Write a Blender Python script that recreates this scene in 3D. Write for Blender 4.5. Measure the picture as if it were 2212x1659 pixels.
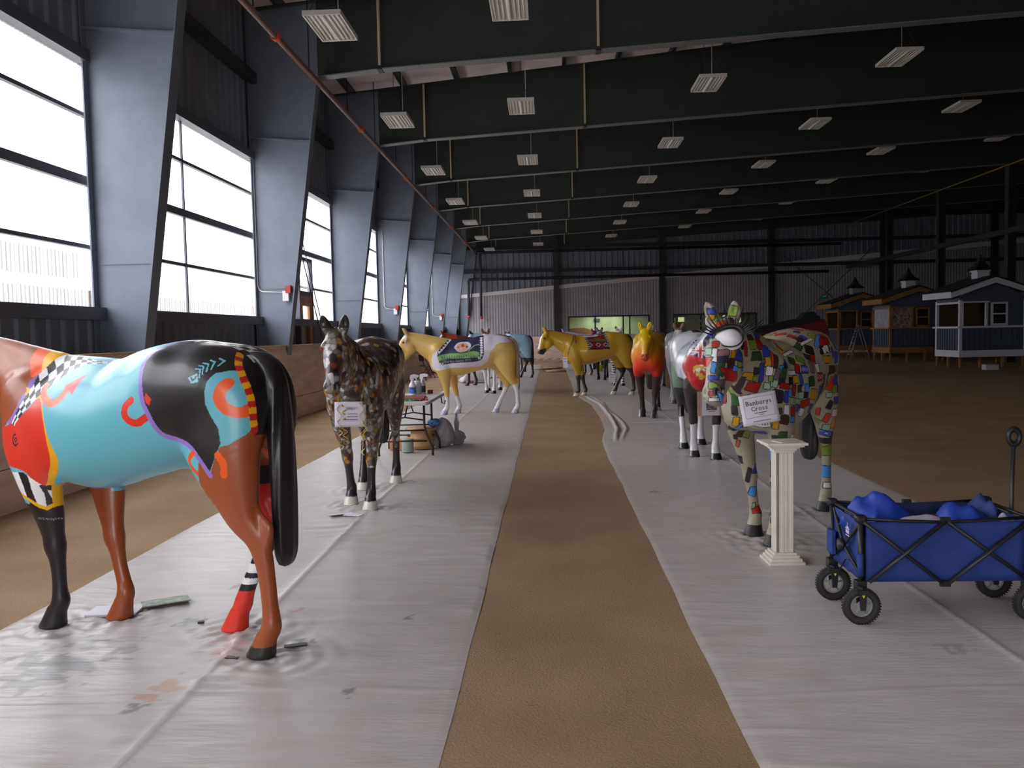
import bpy, bmesh, math, random
import numpy as np
from mathutils import Vector, Matrix

for o in list(bpy.data.objects):
    bpy.data.objects.remove(o, do_unlink=True)
S = bpy.context.scene
COL = S.collection
PI = math.pi

# ---------------------------------------------------------------- camera
EYE = 1.55                     # eye height
cam_d = bpy.data.cameras.new('camera')
cam_d.sensor_width = 36.0
cam_d.lens = 1850.0 / 2212.0 * 36.0
cam_d.clip_start = 0.05
cam_d.clip_end = 500
cam = bpy.data.objects.new('camera', cam_d)
COL.objects.link(cam)
PSI, TH, RO = math.radians(2.54234), math.radians(3.33475), 0.021   # yaw left, pitch down, roll
fw = Vector((-math.sin(PSI) * math.cos(TH), math.cos(PSI) * math.cos(TH), -math.sin(TH)))
rt = Vector((math.cos(PSI), math.sin(PSI), 0))
up = rt.cross(fw)
r2 = math.cos(RO) * rt - math.sin(RO) * up
u2 = math.sin(RO) * rt + math.cos(RO) * up
cm = Matrix((r2, u2, -fw)).transposed().to_4x4()
cm.translation = (0, 0, EYE)
cam.matrix_world = cm
S.camera = cam

# ---------------------------------------------------------------- sky, exposure
S.view_settings.view_transform = 'Standard'
S.view_settings.look = 'None'
S.view_settings.gamma = 1.0
S.view_settings.use_curve_mapping = False
S.view_settings.exposure = 0.0
SKY = 13.0
w = bpy.data.worlds.new('overcast_sky')
S.world = w
w.use_nodes = True
nt = w.node_tree
bg = nt.nodes['Background']
bg.inputs['Strength'].default_value = SKY
tc = nt.nodes.new('ShaderNodeTexCoord')
sep = nt.nodes.new('ShaderNodeSeparateXYZ')
nt.links.new(tc.outputs['Generated'], sep.inputs[0])
rmp = nt.nodes.new('ShaderNodeValToRGB')
rmp.color_ramp.elements[0].position = 0.0
rmp.color_ramp.elements[0].color = (0.40, 0.405, 0.42, 1)
rmp.color_ramp.elements[1].position = 1.0
rmp.color_ramp.elements[1].color = (0.98, 0.985, 1.0, 1)
nt.links.new(sep.outputs['Z'], rmp.inputs[0])
nt.links.new(rmp.outputs[0], bg.inputs['Color'])

BAY = 6.1
def DK(k):                     # depth of frame k
    return (0.783 + k) * BAY
WALL_L, WALL_R, WALL_E, WALL_B = -5.86, 34.0, DK(8) + 0.12, DK(-2) - 0.1
WIN_B, WIN_T = 2.0, 5.1        # strip windows on the left wall
for k in range(-1, 9):         # window light portals (sampling aid for the sky through the panes)
    ld = bpy.data.lights.new('window_daylight', 'AREA')
    ld.shape = 'RECTANGLE'
    ld.size = BAY - 0.3
    ld.size_y = WIN_T - WIN_B
    ld.cycles.is_portal = True
    lo = bpy.data.objects.new('window_daylight', ld)
    COL.objects.link(lo)
    lo.location = (WALL_L - 0.12, DK(k) - BAY / 2, (WIN_B + WIN_T) / 2)
    lo.rotation_euler = (PI / 2, 0, -PI / 2)
# ---------------------------------------------------------------- helpers
rng = np.random.default_rng(7)
random.seed(7)

def lin(c):
    a = np.asarray(c, float) / 255.0
    return np.where(a <= 0.04045, a / 12.92, ((a + 0.055) / 1.055) ** 2.4)

def L4(c):
    return tuple(float(v) for v in lin(c)) + (1.0,)

MATS = {}
def mat(name, rgb, rough=0.6, metal=0.0, noise=0.0, scale=8.0, bump=0.0, bscale=60.0, coat=0.0, spec=0.5, stretch=None, emit=None, estr=0.0):
    """one flat paint or surface with optional tone mottling and fine relief, all node based"""
    if name in MATS:
        return MATS[name]
    m = bpy.data.materials.new(name)
    m.use_nodes = True
    n, l = m.node_tree.nodes, m.node_tree.links
    b = n['Principled BSDF']
    b.inputs['Base Color'].default_value = L4(rgb)
    b.inputs['Roughness'].default_value = rough
    b.inputs['Metallic'].default_value = metal
    b.inputs['Specular IOR Level'].default_value = spec
    b.inputs['Coat Weight'].default_value = coat
    b.inputs['Coat Roughness'].default_value = 0.08
    if emit is not None:
        b.inputs['Emission Color'].default_value = L4(emit)
        b.inputs['Emission Strength'].default_value = estr
    if noise or bump:
        t = n.new('ShaderNodeTexCoord')
        mp = n.new('ShaderNodeMapping')
        if stretch:
            mp.inputs['Scale'].default_value = stretch
        l.new(t.outputs['Object'], mp.inputs[0])
    if noise:
        nz = n.new('ShaderNodeTexNoise')
        nz.inputs['Scale'].default_value = scale
        nz.inputs['Detail'].default_value = 5
        l.new(mp.outputs[0], nz.inputs[0])
        rp = n.new('ShaderNodeValToRGB')
        d = np.asarray(rgb, float)
        rp.color_ramp.elements[0].position = 0.3
        rp.color_ramp.elements[1].position = 0.7
        rp.color_ramp.elements[0].color = L4(np.clip(d * (1 - noise), 0, 255))
        rp.color_ramp.elements[1].color = L4(np.clip(d * (1 + noise), 0, 255))
        l.new(nz.outputs[0], rp.inputs[0])
        l.new(rp.outputs[0], b.inputs['Base Color'])
    if bump:
        nb = n.new('ShaderNodeTexNoise')
        nb.inputs['Scale'].default_value = bscale
        nb.inputs['Detail'].default_value = 4
        l.new(mp.outputs[0], nb.inputs[0])
        bp = n.new('ShaderNodeBump')
        bp.inputs['Strength'].default_value = bump
        bp.inputs['Distance'].default_value = 0.02
        l.new(nb.outputs[0], bp.inputs['Height'])
        l.new(bp.outputs[0], b.inputs['Normal'])
    MATS[name] = m
    return m

def paint_mat(name, rough=0.3, coat=0.5, bump=0.0):
    """glossy paint whose colour is the paint scheme stored on the sculpture"""
    if name in MATS:
        return MATS[name]
    m = bpy.data.materials.new(name)
    m.use_nodes = True
    n, l = m.node_tree.nodes, m.node_tree.links
    b = n['Principled BSDF']
    a = n.new('ShaderNodeVertexColor')
    a.layer_name = 'paint'
    l.new(a.outputs[0], b.inputs['Base Color'])
    b.inputs['Roughness'].default_value = rough
    b.inputs['Coat Weight'].default_value = coat
    b.inputs['Coat Roughness'].default_value = 0.16
    if bump:
        t = n.new('ShaderNodeTexCoord')
        nb = n.new('ShaderNodeTexNoise')
        nb.inputs['Scale'].default_value = 45
        l.new(t.outputs['Object'], nb.inputs[0])
        bp = n.new('ShaderNodeBump')
        bp.inputs['Strength'].default_value = bump
        bp.inputs['Distance'].default_value = 0.01
        l.new(nb.outputs[0], bp.inputs['Height'])
        l.new(bp.outputs[0], b.inputs['Normal'])
    MATS[name] = m
    return m

def tag(o, label=None, cat=None, group=None, kind=None):
    if label: o['label'] = label
    if cat: o['category'] = cat
    if group: o['group'] = group
    if kind: o['kind'] = kind
    return o

def empty(name, loc=(0, 0, 0), rz=0.0, label=None, cat=None, group=None, kind=None, rot=None):
    o = bpy.data.objects.new(name, None)
    o.empty_display_size = 0.1
    COL.objects.link(o)
    o.location = loc
    o.rotation_euler = rot if rot else (0, 0, rz)
    return tag(o, label, cat, group, kind)

class MB:
    """collects simple solids in one mesh"""
    def __init__(s):
        s.v, s.f, s.sm = [], [], []
    def add(s, vs, fs, smooth=False):
        o = len(s.v)
        s.v += [tuple(map(float, p)) for p in vs]
        for f in fs:
            s.f.append(tuple(i + o for i in f))
            s.sm.append(smooth)
        return s
    def box(s, c, d, rot=None, taper=1.0):
        hx, hy, hz = d[0] / 2, d[1] / 2, d[2] / 2
        vs = []
        for sz in (-1, 1):
            t = taper if sz > 0 else 1.0
            for sx, sy in ((-1, -1), (1, -1), (1, 1), (-1, 1)):
                p = Vector((sx * hx * t, sy * hy * t, sz * hz))
                if rot is not None:
                    p = rot @ p
                vs.append(p + Vector(c))
        return s.add(vs, [(3, 2, 1, 0), (4, 5, 6, 7), (0, 1, 5, 4), (1, 2, 6, 5), (2, 3, 7, 6), (3, 0, 4, 7)])
    def b2(s, p, q):
        p, q = np.minimum(p, q), np.maximum(p, q)
        return s.box((np.asarray(p) + q) / 2, np.asarray(q) - p)
    def prism(s, poly, axis, lo, hi):
        """polygon in the two other axes, extruded along axis"""
        n = len(poly)
        def P(a, b, t):
            return {'x': (t, a, b), 'y': (a, t, b), 'z': (a, b, t)}[axis]
        vs = [P(a, b, lo) for a, b in poly] + [P(a, b, hi) for a, b in poly]
        fs = [tuple(range(n))[::-1], tuple(range(n, 2 * n))] + [(i, (i + 1) % n, n + (i + 1) % n, n + i) for i in range(n)]
        return s.add(vs, fs)
    def tube(s, pts, r, seg=8, smooth=True, caps=True, sq=None):
        """swept circle through pts; r number or list; sq=(a,b) squashes the section"""
        pts = [Vector(p) for p in pts]
        n = len(pts)
        rs = r if hasattr(r, '__len__') else [r] * n
        vs = []
        ref = None
        for i, p in enumerate(pts):
            a = pts[max(i - 1, 0)]
            b = pts[min(i + 1, n - 1)]
            t = (b - a).normalized()
            if ref is None:
                ref = Vector((0, 0, 1)) if abs(t.z) < 0.9 else Vector((1, 0, 0))
            x = ref.cross(t).normalized()
            y = t.cross(x).normalized()
            ref = y
            for j in range(seg):
                an = 2 * PI * j / seg + (PI / 4 if seg == 4 else 0)
                ca, sa = math.cos(an), math.sin(an)
                if sq: ca, sa = ca * sq[0], sa * sq[1]
                vs.append(p + (x * ca + y * sa) * rs[i])
        fs = []
        for i in range(n - 1):
            for j in range(seg):
                k = (j + 1) % seg
                fs.append((i * seg + j, i * seg + k, (i + 1) * seg + k, (i + 1) * seg + j))
        s.add(vs, fs, smooth and seg > 5)
        if caps:
            o = len(s.v) - n * seg
            s.f.append(tuple(o + j for j in range(seg))[::-1]); s.sm.append(False)
            s.f.append(tuple(o + (n - 1) * seg + j for j in range(seg))); s.sm.append(False)
        return s
    def lathe(s, prof, c=(0, 0, 0), seg=24, axis='z', smooth=True, caps=True):
        vs = []
        for r, h in prof:
            for j in range(seg):
                a = 2 * PI * j / seg
                x, y = r * math.cos(a), r * math.sin(a)
                p = {'z': (x, y, h), 'x': (h, x, y), 'y': (y, h, x)}[axis]
                vs.append((p[0] + c[0], p[1] + c[1], p[2] + c[2]))
        n = len(prof)
        fs = [(i * seg + j, i * seg + (j + 1) % seg, (i + 1) * seg + (j + 1) % seg, (i + 1) * seg + j) for i in range(n - 1) for j in range(seg)]
        s.add(vs, fs, smooth)
        if caps:
            o = len(s.v) - n * seg
            s.f.append(tuple(o + j for j in range(seg))[::-1]); s.sm.append(False)
            s.f.append(tuple(o + (n - 1) * seg + j for j in range(seg))); s.sm.append(False)
        return s
    def torus(s, c, R, r, axis='y', seg=32, ss=10, sqz=1.0):
        vs = []
        for i in range(seg):
            a = 2 * PI * i / seg
            for j in range(ss):
                b = 2 * PI * j / ss
                rr = R + r * math.cos(b)
                h = r * math.sin(b) * sqz
                x, y = rr * math.cos(a), rr * math.sin(a)
                p = {'z': (x, y, h), 'x': (h, x, y), 'y': (x, h, y)}[axis]
                vs.append((p[0] + c[0], p[1] + c[1], p[2] + c[2]))
        fs = [(i * ss + j, ((i + 1) % seg) * ss + j, ((i + 1) % seg) * ss + (j + 1) % ss, i * ss + (j + 1) % ss) for i in range(seg) for j in range(ss)]
        return s.add(vs, fs, True)
    def build(s, name, m, parent=None, loc=None, rot=None, bevel=0.0):
        me = bpy.data.meshes.new(name)
        me.from_pydata(s.v, [], s.f)
        bm = bmesh.new()
        bm.from_mesh(me)
        for f, sm in zip(bm.faces, s.sm):
            f.smooth = sm
        bmesh.ops.recalc_face_normals(bm, faces=bm.faces)
        bm.to_mesh(me)
        bm.free()
        me.materials.append(m)
        o = bpy.data.objects.new(name, me)
        COL.objects.link(o)
        if parent is not None:
            o.parent = parent
        if loc is not None: o.location = loc
        if rot is not None: o.rotation_euler = rot
        if bevel:
            bv = o.modifiers.new('edge', 'BEVEL')
            bv.width = bevel
            bv.segments = 2
            bv.limit_method = 'ANGLE'
        return o

def np_mesh(name, V, Fq, m, parent=None, smooth=True):
    """mesh straight from numpy arrays (quads or triangles)"""
    me = bpy.data.meshes.new(name)
    k = Fq.shape[1]
    me.vertices.add(len(V))
    me.vertices.foreach_set('co', np.ascontiguousarray(V, np.float32).ravel())
    me.loops.add(Fq.size)
    me.loops.foreach_set('vertex_index', np.ascontiguousarray(Fq, np.int32).ravel())
    me.polygons.add(len(Fq))
    me.polygons.foreach_set('loop_start', np.arange(0, Fq.size, k, dtype=np.int32))
    me.update(calc_edges=True)
    if smooth:
        me.polygons.foreach_set('use_smooth', np.ones(len(Fq), bool))
    me.materials.append(m)
    o = bpy.data.objects.new(name, me)
    COL.objects.link(o)
    if parent is not None:
        o.parent = parent
    return o

def set_paint(o, rgb):
    """rgb: N x 3 linear colours per vertex"""
    a = o.data.color_attributes.new('paint', 'FLOAT_COLOR', 'POINT')
    c = np.ones((len(rgb), 4), np.float32)
    c[:, :3] = rgb
    a.data.foreach_set('color', c.ravel())

def copy_tree(o, parent=None):
    c = o.copy()
    COL.objects.link(c)
    if parent is not None:
        c.parent = parent
    for ch in list(o.children):
        copy_tree(ch, c)
    return c

def text_mesh(txt, size, name, m, parent, loc, rot, mono=False, ext=0.0004, align='CENTER', shear=0.0):
    cu = bpy.data.curves.new(name, 'FONT')
    cu.body = txt
    cu.size = size
    cu.align_x = align
    cu.align_y = 'CENTER'
    cu.extrude = ext
    cu.shear = shear
    cu.resolution_u = 3
    o = bpy.data.objects.new(name, cu)
    COL.objects.link(o)
    dg = bpy.context.evaluated_depsgraph_get()
    me = bpy.data.meshes.new_from_object(o.evaluated_get(dg))
    bpy.data.objects.remove(o, do_unlink=True)
    me.materials.clear()
    me.materials.append(m)
    ob = bpy.data.objects.new(name, me)
    COL.objects.link(ob)
    ob.parent = parent
    if name == 'lettering': ob['kind'] = 'stuff'
    ob.location = loc
    ob.rotation_euler = rot
    return ob
# ---------------------------------------------------------------- the hall
M_STEEL = mat('slate_steel_paint', (112, 119, 134), 0.45, noise=.05, scale=3, bump=.03, bscale=30)
M_BEAM = mat('shade_darkened_beam_paint', (46, 55, 52), 0.55, noise=.08, scale=2)  # ceiling shade is put into this tone, darker than the column paint
M_FLANGE = mat('grey_beam_flange', (120, 120, 124), 0.5)
M_GIRT = mat('dark_girt_steel', (44, 42, 50), 0.5)
M_CLAD = mat('taupe_wall_cladding', (120, 122, 136), 0.55, noise=.06, scale=2, bump=.02)
M_CLAD2 = mat('pale_wall_cladding', (160, 154, 162), 0.55, noise=.05, scale=2)
M_DECK = mat('pinkish_roof_insulation', (232, 216, 214), 0.8, noise=.06, scale=1.5)
M_FRAME = mat('window_frame_grey', (84, 84, 96), 0.45)
M_PLY = mat('kickboard_plywood', (228, 200, 182), 0.75, noise=.08, scale=2.2, bump=.08, bscale=18, stretch=(1, .6, 4))
M_TAN = mat('tan_primed_plate', (206, 184, 150), 0.6)
M_RED = mat('red_paint', (176, 40, 30), 0.45)
M_WHITE = mat('white_gloss', (222, 220, 222), 0.4)
M_BLACK = mat('black_plastic', (30, 28, 32), 0.45)

def ground_material():
    m = bpy.data.materials.new('arena_dirt')
    m.use_nodes = True
    n, l = m.node_tree.nodes, m.node_tree.links
    b = n['Principled BSDF']
    b.inputs['Roughness'].default_value = 0.95
    b.inputs['Specular IOR Level'].default_value = 0.15
    t = n.new('ShaderNodeTexCoord')
    n1 = n.new('ShaderNodeTexNoise'); n1.inputs['Scale'].default_value = 1.3; n1.inputs['Detail'].default_value = 8
    n2 = n.new('ShaderNodeTexNoise'); n2.inputs['Scale'].default_value = 95; n2.inputs['Detail'].default_value = 6; n2.inputs['Roughness'].default_value = .7
    n3 = n.new('ShaderNodeTexVoronoi'); n3.inputs['Scale'].default_value = 90
    for q in (n1, n2, n3): l.new(t.outputs['Object'], q.inputs['Vector'])
    r1 = n.new('ShaderNodeValToRGB')
    r1.color_ramp.elements[0].position = .35; r1.color_ramp.elements[1].position = .68
    r1.color_ramp.elements[0].color = L4((158, 132, 104)); r1.color_ramp.elements[1].color = L4((174, 147, 117))
    l.new(n1.outputs[0], r1.inputs[0])
    r2 = n.new('ShaderNodeValToRGB')
    r2.color_ramp.elements[0].position = .30; r2.color_ramp.elements[1].position = .62
    r2.color_ramp.elements[0].color = (.74, .74, .74, 1); r2.color_ramp.elements[1].color = (1, 1, 1, 1)
    l.new(n2.outputs[0], r2.inputs[0])
    mx = n.new('ShaderNodeMix'); mx.data_type = 'RGBA'; mx.blend_type = 'MULTIPLY'; mx.inputs[0].default_value = 1
    l.new(r1.outputs[0], mx.inputs[6]); l.new(r2.outputs[0], mx.inputs[7])
    n4 = n.new('ShaderNodeTexNoise'); n4.inputs['Scale'].default_value = 24; n4.inputs['Detail'].default_value = 5; n4.inputs['Roughness'].default_value = .75
    l.new(t.outputs['Object'], n4.inputs['Vector'])
    r4 = n.new('ShaderNodeValToRGB')
    r4.color_ramp.elements[0].position = .30; r4.color_ramp.elements[1].position = .37
    r4.color_ramp.elements[0].color = (.45, .42, .40, 1); r4.color_ramp.elements[1].color = (1, 1, 1, 1)
    l.new(n4.outputs[0], r4.inputs[0])
    mx2 = n.new('ShaderNodeMix'); mx2.data_type = 'RGBA'; mx2.blend_type = 'MULTIPLY'; mx2.inputs[0].default_value = 1
    l.new(mx.outputs[2], mx2.inputs[6]); l.new(r4.outputs[0], mx2.inputs[7])
    l.new(mx2.outputs[2], b.inputs['Base Color'])
    bp = n.new('ShaderNodeBump'); bp.inputs['Strength'].default_value = .28; bp.inputs['Distance'].default_value = .010
    ad = n.new('ShaderNodeMath'); ad.operation = 'ADD'
    l.new(n2.outputs[0], ad.inputs[0]); l.new(n3.outputs[0], ad.inputs[1])
    l.new(ad.outputs[0], bp.inputs['Height']); l.new(bp.outputs[0], b.inputs['Normal'])
    return m

def glass_material():
    """clear corrugated glazing: lets daylight through, a faint sheen and ribs"""
    m = bpy.data.materials.new('ribbed_clear_glazing')
    m.use_nodes = True
    n, l = m.node_tree.nodes, m.node_tree.links
    n.remove(n['Principled BSDF'])
    out = n['Material Output']
    tr = n.new('ShaderNodeBsdfTransparent'); tr.inputs[0].default_value = (.90, .91, .92, 1)
    di = n.new('ShaderNodeBsdfTranslucent'); di.inputs[0].default_value = (.85, .86, .88, 1)
    gl = n.new('ShaderNodeBsdfGlossy'); gl.inputs['Roughness'].default_value = .08
    t = n.new('ShaderNodeTexCoord')
    wv = n.new('ShaderNodeTexWave'); wv.bands_direction = 'Y'; wv.inputs['Scale'].default_value = 4.0
    l.new(t.outputs['Object'], wv.inputs[0])
    rg = n.new('ShaderNodeMapRange'); rg.inputs[3].default_value = .06; rg.inputs[4].default_value = .24
    l.new(wv.outputs['Fac'], rg.inputs[0])
    m1 = n.new('ShaderNodeMixShader'); m2 = n.new('ShaderNodeMixShader')
    l.new(rg.outputs[0], m1.inputs[0]); l.new(tr.outputs[0], m1.inputs[1]); l.new(di.outputs[0], m1.inputs[2])
    m2.inputs[0].default_value = .04
    l.new(m1.outputs[0], m2.inputs[1]); l.new(gl.outputs[0], m2.inputs[2])
    l.new(m2.outputs[0], out.inputs[0])
    return m
M_GLASS = glass_material()
M_DIRT = ground_material()

def struct(mb, name, m, parent=None, **k):
    o = mb.build(name, m, parent, **k)
    if parent is None: o['kind'] = 'structure'
    return o

struct(MB().b2((WALL_L - .15, WALL_B - .2, -.25), (WALL_R + .2, WALL_E + .2, 0)), 'floor', M_DIRT)

# roof deck and purlins follow the roof pitch
ZT = lambda x: 8.50 + .09 * x                 # top of the rafters
ZB = lambda x: 6.93 + .052 * x if x > -3.2 else 6.65 + .093 * (x + 4.45)
deck = struct(MB().prism([(WALL_L - .2, ZT(WALL_L - .2) + .24), (WALL_R, ZT(WALL_R) + .24), (WALL_R, ZT(WALL_R) + .42), (WALL_L - .2, ZT(WALL_L - .2) + .42)], 'y', WALL_B, WALL_E + .1), 'ceiling', M_DECK)
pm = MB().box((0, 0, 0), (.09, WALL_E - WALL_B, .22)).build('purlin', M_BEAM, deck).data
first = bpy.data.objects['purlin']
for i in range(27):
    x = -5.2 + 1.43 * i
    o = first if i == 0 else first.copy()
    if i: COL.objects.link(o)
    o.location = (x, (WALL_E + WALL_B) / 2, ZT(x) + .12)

def frame(k):
    """one rigid frame: tapered wall column and rafter"""
    y = DK(k)
    c = empty('steel_column', (0, y, 0), kind='structure')
    xi = lambda z: -5.40 + (z / 6.65) * .95
    MB().prism([(-5.80, 0), (xi(0), 0), (xi(6.65), 6.65), (-4.44, ZT(-4.44) - .02), (-5.80, ZT(-5.8) - .02)], 'y', -.008, .008).build('web', M_STEEL, c)
    a = .022
    MB().prism([(xi(0), .0), (xi(0) + a, .0), (xi(6.65) + a, 6.65), (xi(6.65), 6.65)], 'y', -.125, .125).build('inner_flange', M_STEEL, c)
    MB().b2((-5.82, -.125, 0), (-5.80, .125, ZT(-5.8))).build('outer_flange', M_STEEL, c)
    MB().prism([(-5.80, 5.50), (xi(5.40), 5.40), (xi(5.40), 5.425), (-5.80, 5.525)], 'y', -.11, .11).build('stiffener', M_STEEL, c)
    MB().b2((-5.80, -.03, 2.55), (xi(2.6), .03, 2.556)).build('web_seam', M_STEEL, c)
    MB().b2((-5.84, -.16, 0), (xi(0) + .05, .16, .02)).build('base_plate', M_STEEL, c)
    r = empty('roof_beam', (0, y, 0), kind='structure')
    xs = [-4.44, -3.2, 1.05, 7, 13, 19, WALL_R - .05]
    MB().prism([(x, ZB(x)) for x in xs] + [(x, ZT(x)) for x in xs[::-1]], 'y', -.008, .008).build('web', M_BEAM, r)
    bf = MB()
    for x0, x1 in zip(xs, xs[1:]):
        bf.prism([(x0, ZB(x0) - .02), (x1, ZB(x1) - .02), (x1, ZB(x1)), (x0, ZB(x0))], 'y', -.13, .13)
    bf.build('lower_flange', M_FLANGE, r)
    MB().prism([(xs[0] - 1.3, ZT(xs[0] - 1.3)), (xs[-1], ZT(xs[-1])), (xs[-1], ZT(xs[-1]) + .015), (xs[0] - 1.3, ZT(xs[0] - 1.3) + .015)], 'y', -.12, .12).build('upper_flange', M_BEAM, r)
    for x in (-3.2, 1.05):
        MB().prism([(x - .022, ZB(x) + .02), (x + .022, ZB(x) + .02), (x + .022, ZT(x) - .01), (x - .022, ZT(x) - .01)], 'y', -.12, .12).build('splice_plate', M_TAN, r)
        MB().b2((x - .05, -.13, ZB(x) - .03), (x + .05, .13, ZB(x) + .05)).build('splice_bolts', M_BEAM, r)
for k in range(-1, 9):
    frame(k)

def corrugated(name, m, axis, fixed, a0, a1, z0, z1, pitch, depth, parent=None, ztop=None):
    """ribbed sheet standing in the y or x direction"""
    n = int((a1 - a0) / pitch)
    prof = []
    for i in range(n):
        a = a0 + i * pitch
        prof += [(a, 0), (a + pitch * .62, 0), (a + pitch * .72, depth), (a + pitch * .90, depth)]
    prof.append((a1, 0))
    vs, fs = [], []
    for a, d in prof:
        zt = z1 if ztop is None else ztop(a)
        for z in (z0, zt):
            vs.append((fixed + d, a, z) if axis == 'y' else (a, fixed - d, z))
    for i in range(len(prof) - 1):
        fs.append((2 * i, 2 * i + 2, 2 * i + 3, 2 * i + 1))
    mb = MB().add(vs, fs)
    return mb.build(name, m, parent)

# left wall: cladding below and above the strip windows, sill and header beams
wl = empty('wall_left', (0, 0, 0), kind='structure')
corrugated('lower_cladding', M_CLAD, 'y', WALL_L, WALL_B, WALL_E, 0, WIN_B - .1, .30, .035, wl)
corrugated('upper_cladding', M_CLAD, 'y', WALL_L, WALL_B, WALL_E, WIN_T + .1, ZT(WALL_L) + .3, .30, .035, wl)
MB().b2((WALL_L - .14, WALL_B, -.2), (WALL_L - .10, WALL_E, WIN_B - .1)).build('outer_skin', M_CLAD2, wl)
MB().b2((WALL_L - .14, WALL_B, WIN_T + .1), (WALL_L - .10, WALL_E, 8.5)).build('outer_skin', M_CLAD2, wl)
MB().b2((WALL_L + .02, WALL_B, 6.58), (WALL_L + .20, WALL_E, 6.78)).build('girt', M_GIRT, wl)
for k in range(-1, 9):                        # one window per bay
    y0, y1 = DK(k - 1) + .02, DK(k) - .02
    w = empty('window_%d' % (k + 2), (0, 0, 0), kind='structure')
    MB().b2((WALL_L - .10, y0, WIN_B - .16), (WALL_L + .16, y1, WIN_B)).build('sill', M_FRAME, w)
    MB().b2((WALL_L - .10, y0, WIN_T), (WALL_L + .10, y1, WIN_T + .16)).build('header', M_FRAME, w)
    mid = y0 + 2.95
    rows = [WIN_B, 2.78, 3.62, 4.46, WIN_T]
    for z, t in ((2.78, .05), (3.62, .12), (4.46, .05)):
        MB().b2((WALL_L - .08, y0, z - t / 2), (WALL_L - .01, y1, z + t / 2)).build('mullion', M_FRAME, w)
    MB().b2((WALL_L - .06, mid - .022, WIN_B), (WALL_L - .03, mid + .022, WIN_T)).build('mullion', M_FRAME, w)
    for ya, yb in ((y0, mid), (mid, y1)):
        for za, zb in zip(rows, rows[1:]):
            MB().b2((WALL_L - .062, ya + .01, za + .01), (WALL_L - .056, yb - .01, zb - .01)).build('pane', M_GLASS, w)

# door with a glazed lite and transom in the third window bay
dr = empty('door_1', (0, 0, 0), kind='structure')
WD = mat('varnished_brown_door', (186, 122, 70), 0.4, noise=.15, scale=3, stretch=(1, 1, .15))
dy0, dy1 = 19.72, 20.72
dm = MB()
dm.b2((WALL_L + .02, dy0, .05), (WALL_L + .10, dy0 + .22, 2.56)).b2((WALL_L + .02, dy1 - .22, .05), (WALL_L + .10, dy1, 2.56))
dm.b2((WALL_L + .02, dy0 + .22, 2.32), (WALL_L + .10, dy1 - .22, 2.56)).b2((WALL_L + .02, dy0 + .22, .05), (WALL_L + .10, dy1 - .22, 1.0))
dm.build('door_leaf', WD, dr)
MB().b2((WALL_L + .05, dy0 + .22, 1.0), (WALL_L + .06, dy1 - .22, 2.32)).build('lite', M_GLASS, dr)
fm = MB()
fm.b2((WALL_L + .0, dy0 - .08, 0), (WALL_L + .12, dy0, 3.46)).b2((WALL_L + .0, dy1, 0), (WALL_L + .12, dy1 + .08, 3.46))
fm.b2((WALL_L + .0, dy0, 3.38), (WALL_L + .12, dy1, 3.46)).b2((WALL_L + .0, dy0, 2.56), (WALL_L + .12, dy1, 2.66))
fm.build('door_frame', M_FRAME, dr)
MB().b2((WALL_L + .05, dy0, 2.66), (WALL_L + .06, dy1, 3.38)).build('transom_pane', M_GLASS, dr)

# thin brace rods in that bay
for a, b in (((-5.62, 17.2, 6.3), (-5.62, 21.0, 1.6)), ((-5.55, 19.0, 4.2), (-5.55, 20.95, 1.7))):
    struct(MB().tube([a, b], .012, 6), 'trim_1', M_GIRT)

# plywood kickboard in front of the columns
kw = empty('wall_kickboard', (0, 0, 0), kind='structure')
for i in range(26):
    y0 = WALL_B + i * 2.40
    if y0 > WALL_E - .3: break
    y1 = min(y0 + 2.394, WALL_E)
    MB().prism([(-5.04, .40), (-5.24, 1.40), (-5.26, 1.40), (-5.06, .40)], 'y', y0, y1).build('kickboard_panel', M_PLY, kw)
    MB().prism([(-4.98, 0), (-5.02, .392), (-5.05, .392), (-5.02, 0)], 'y', y0, y1).build('kickboard_plank', M_PLY, kw)
MB().b2((-5.30, WALL_B, 1.40), (-5.21, WALL_E, 1.425)).build('cap_rail', mat('pale_cap_timber', (196, 176, 146), .6), kw)

# end wall: coarse ribs above, fine ribs below a sloping pale lap trim
we = empty('wall_end', (0, 0, 0), kind='structure')
LAP = lambda x: 3.84 + .076 * (x + 5.4)
EW = WALL_E - .02
corrugated('upper_cladding', M_CLAD, 'x', EW, WALL_L, WALL_R, 2.5, 9, .34, .05, we, ZT)
n = int((WALL_R - WALL_L) / .16)
WINS = [(1.24, 6.2), (7.75, 12.75)]
ca = MB()
def strip(x0, x1, z0, zf):
    k = max(1, int((x1 - x0) / .17))
    vs, fs = [], []
    for i in range(k + 1):
        x = x0 + (x1 - x0) * i / k
        for d, xx in ((0, x), (.02, x + .08)):
            if xx > x1: xx = x1
            vs += [(xx, EW - .055 - d, z0), (xx, EW - .055 - d, zf(xx))]
    for i in range(len(vs) // 2 - 1):
        fs.append((2 * i, 2 * i + 2, 2 * i + 3, 2 * i + 1))
    ca.add(vs, fs)
xs = [WALL_L] + [v for q in WINS for v in q] + [WALL_R]
for a, b in zip(xs[::2], xs[1::2]): strip(a, b, 0, LAP)
for a, b in WINS:
    strip(a, b, 2.56, LAP); strip(a, b, 0, lambda x: 1.0)
ca.build('lower_cladding', M_CLAD2, we)
MB().prism([(WALL_L, LAP(WALL_L)), (WALL_R, LAP(WALL_R)), (WALL_R, LAP(WALL_R) + .30), (WALL_L, LAP(WALL_L) + .22)], 'y', EW - .16, EW - .02).build('lap_trim', mat('pale_lap_trim', (214, 206, 204), .5), we)
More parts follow.
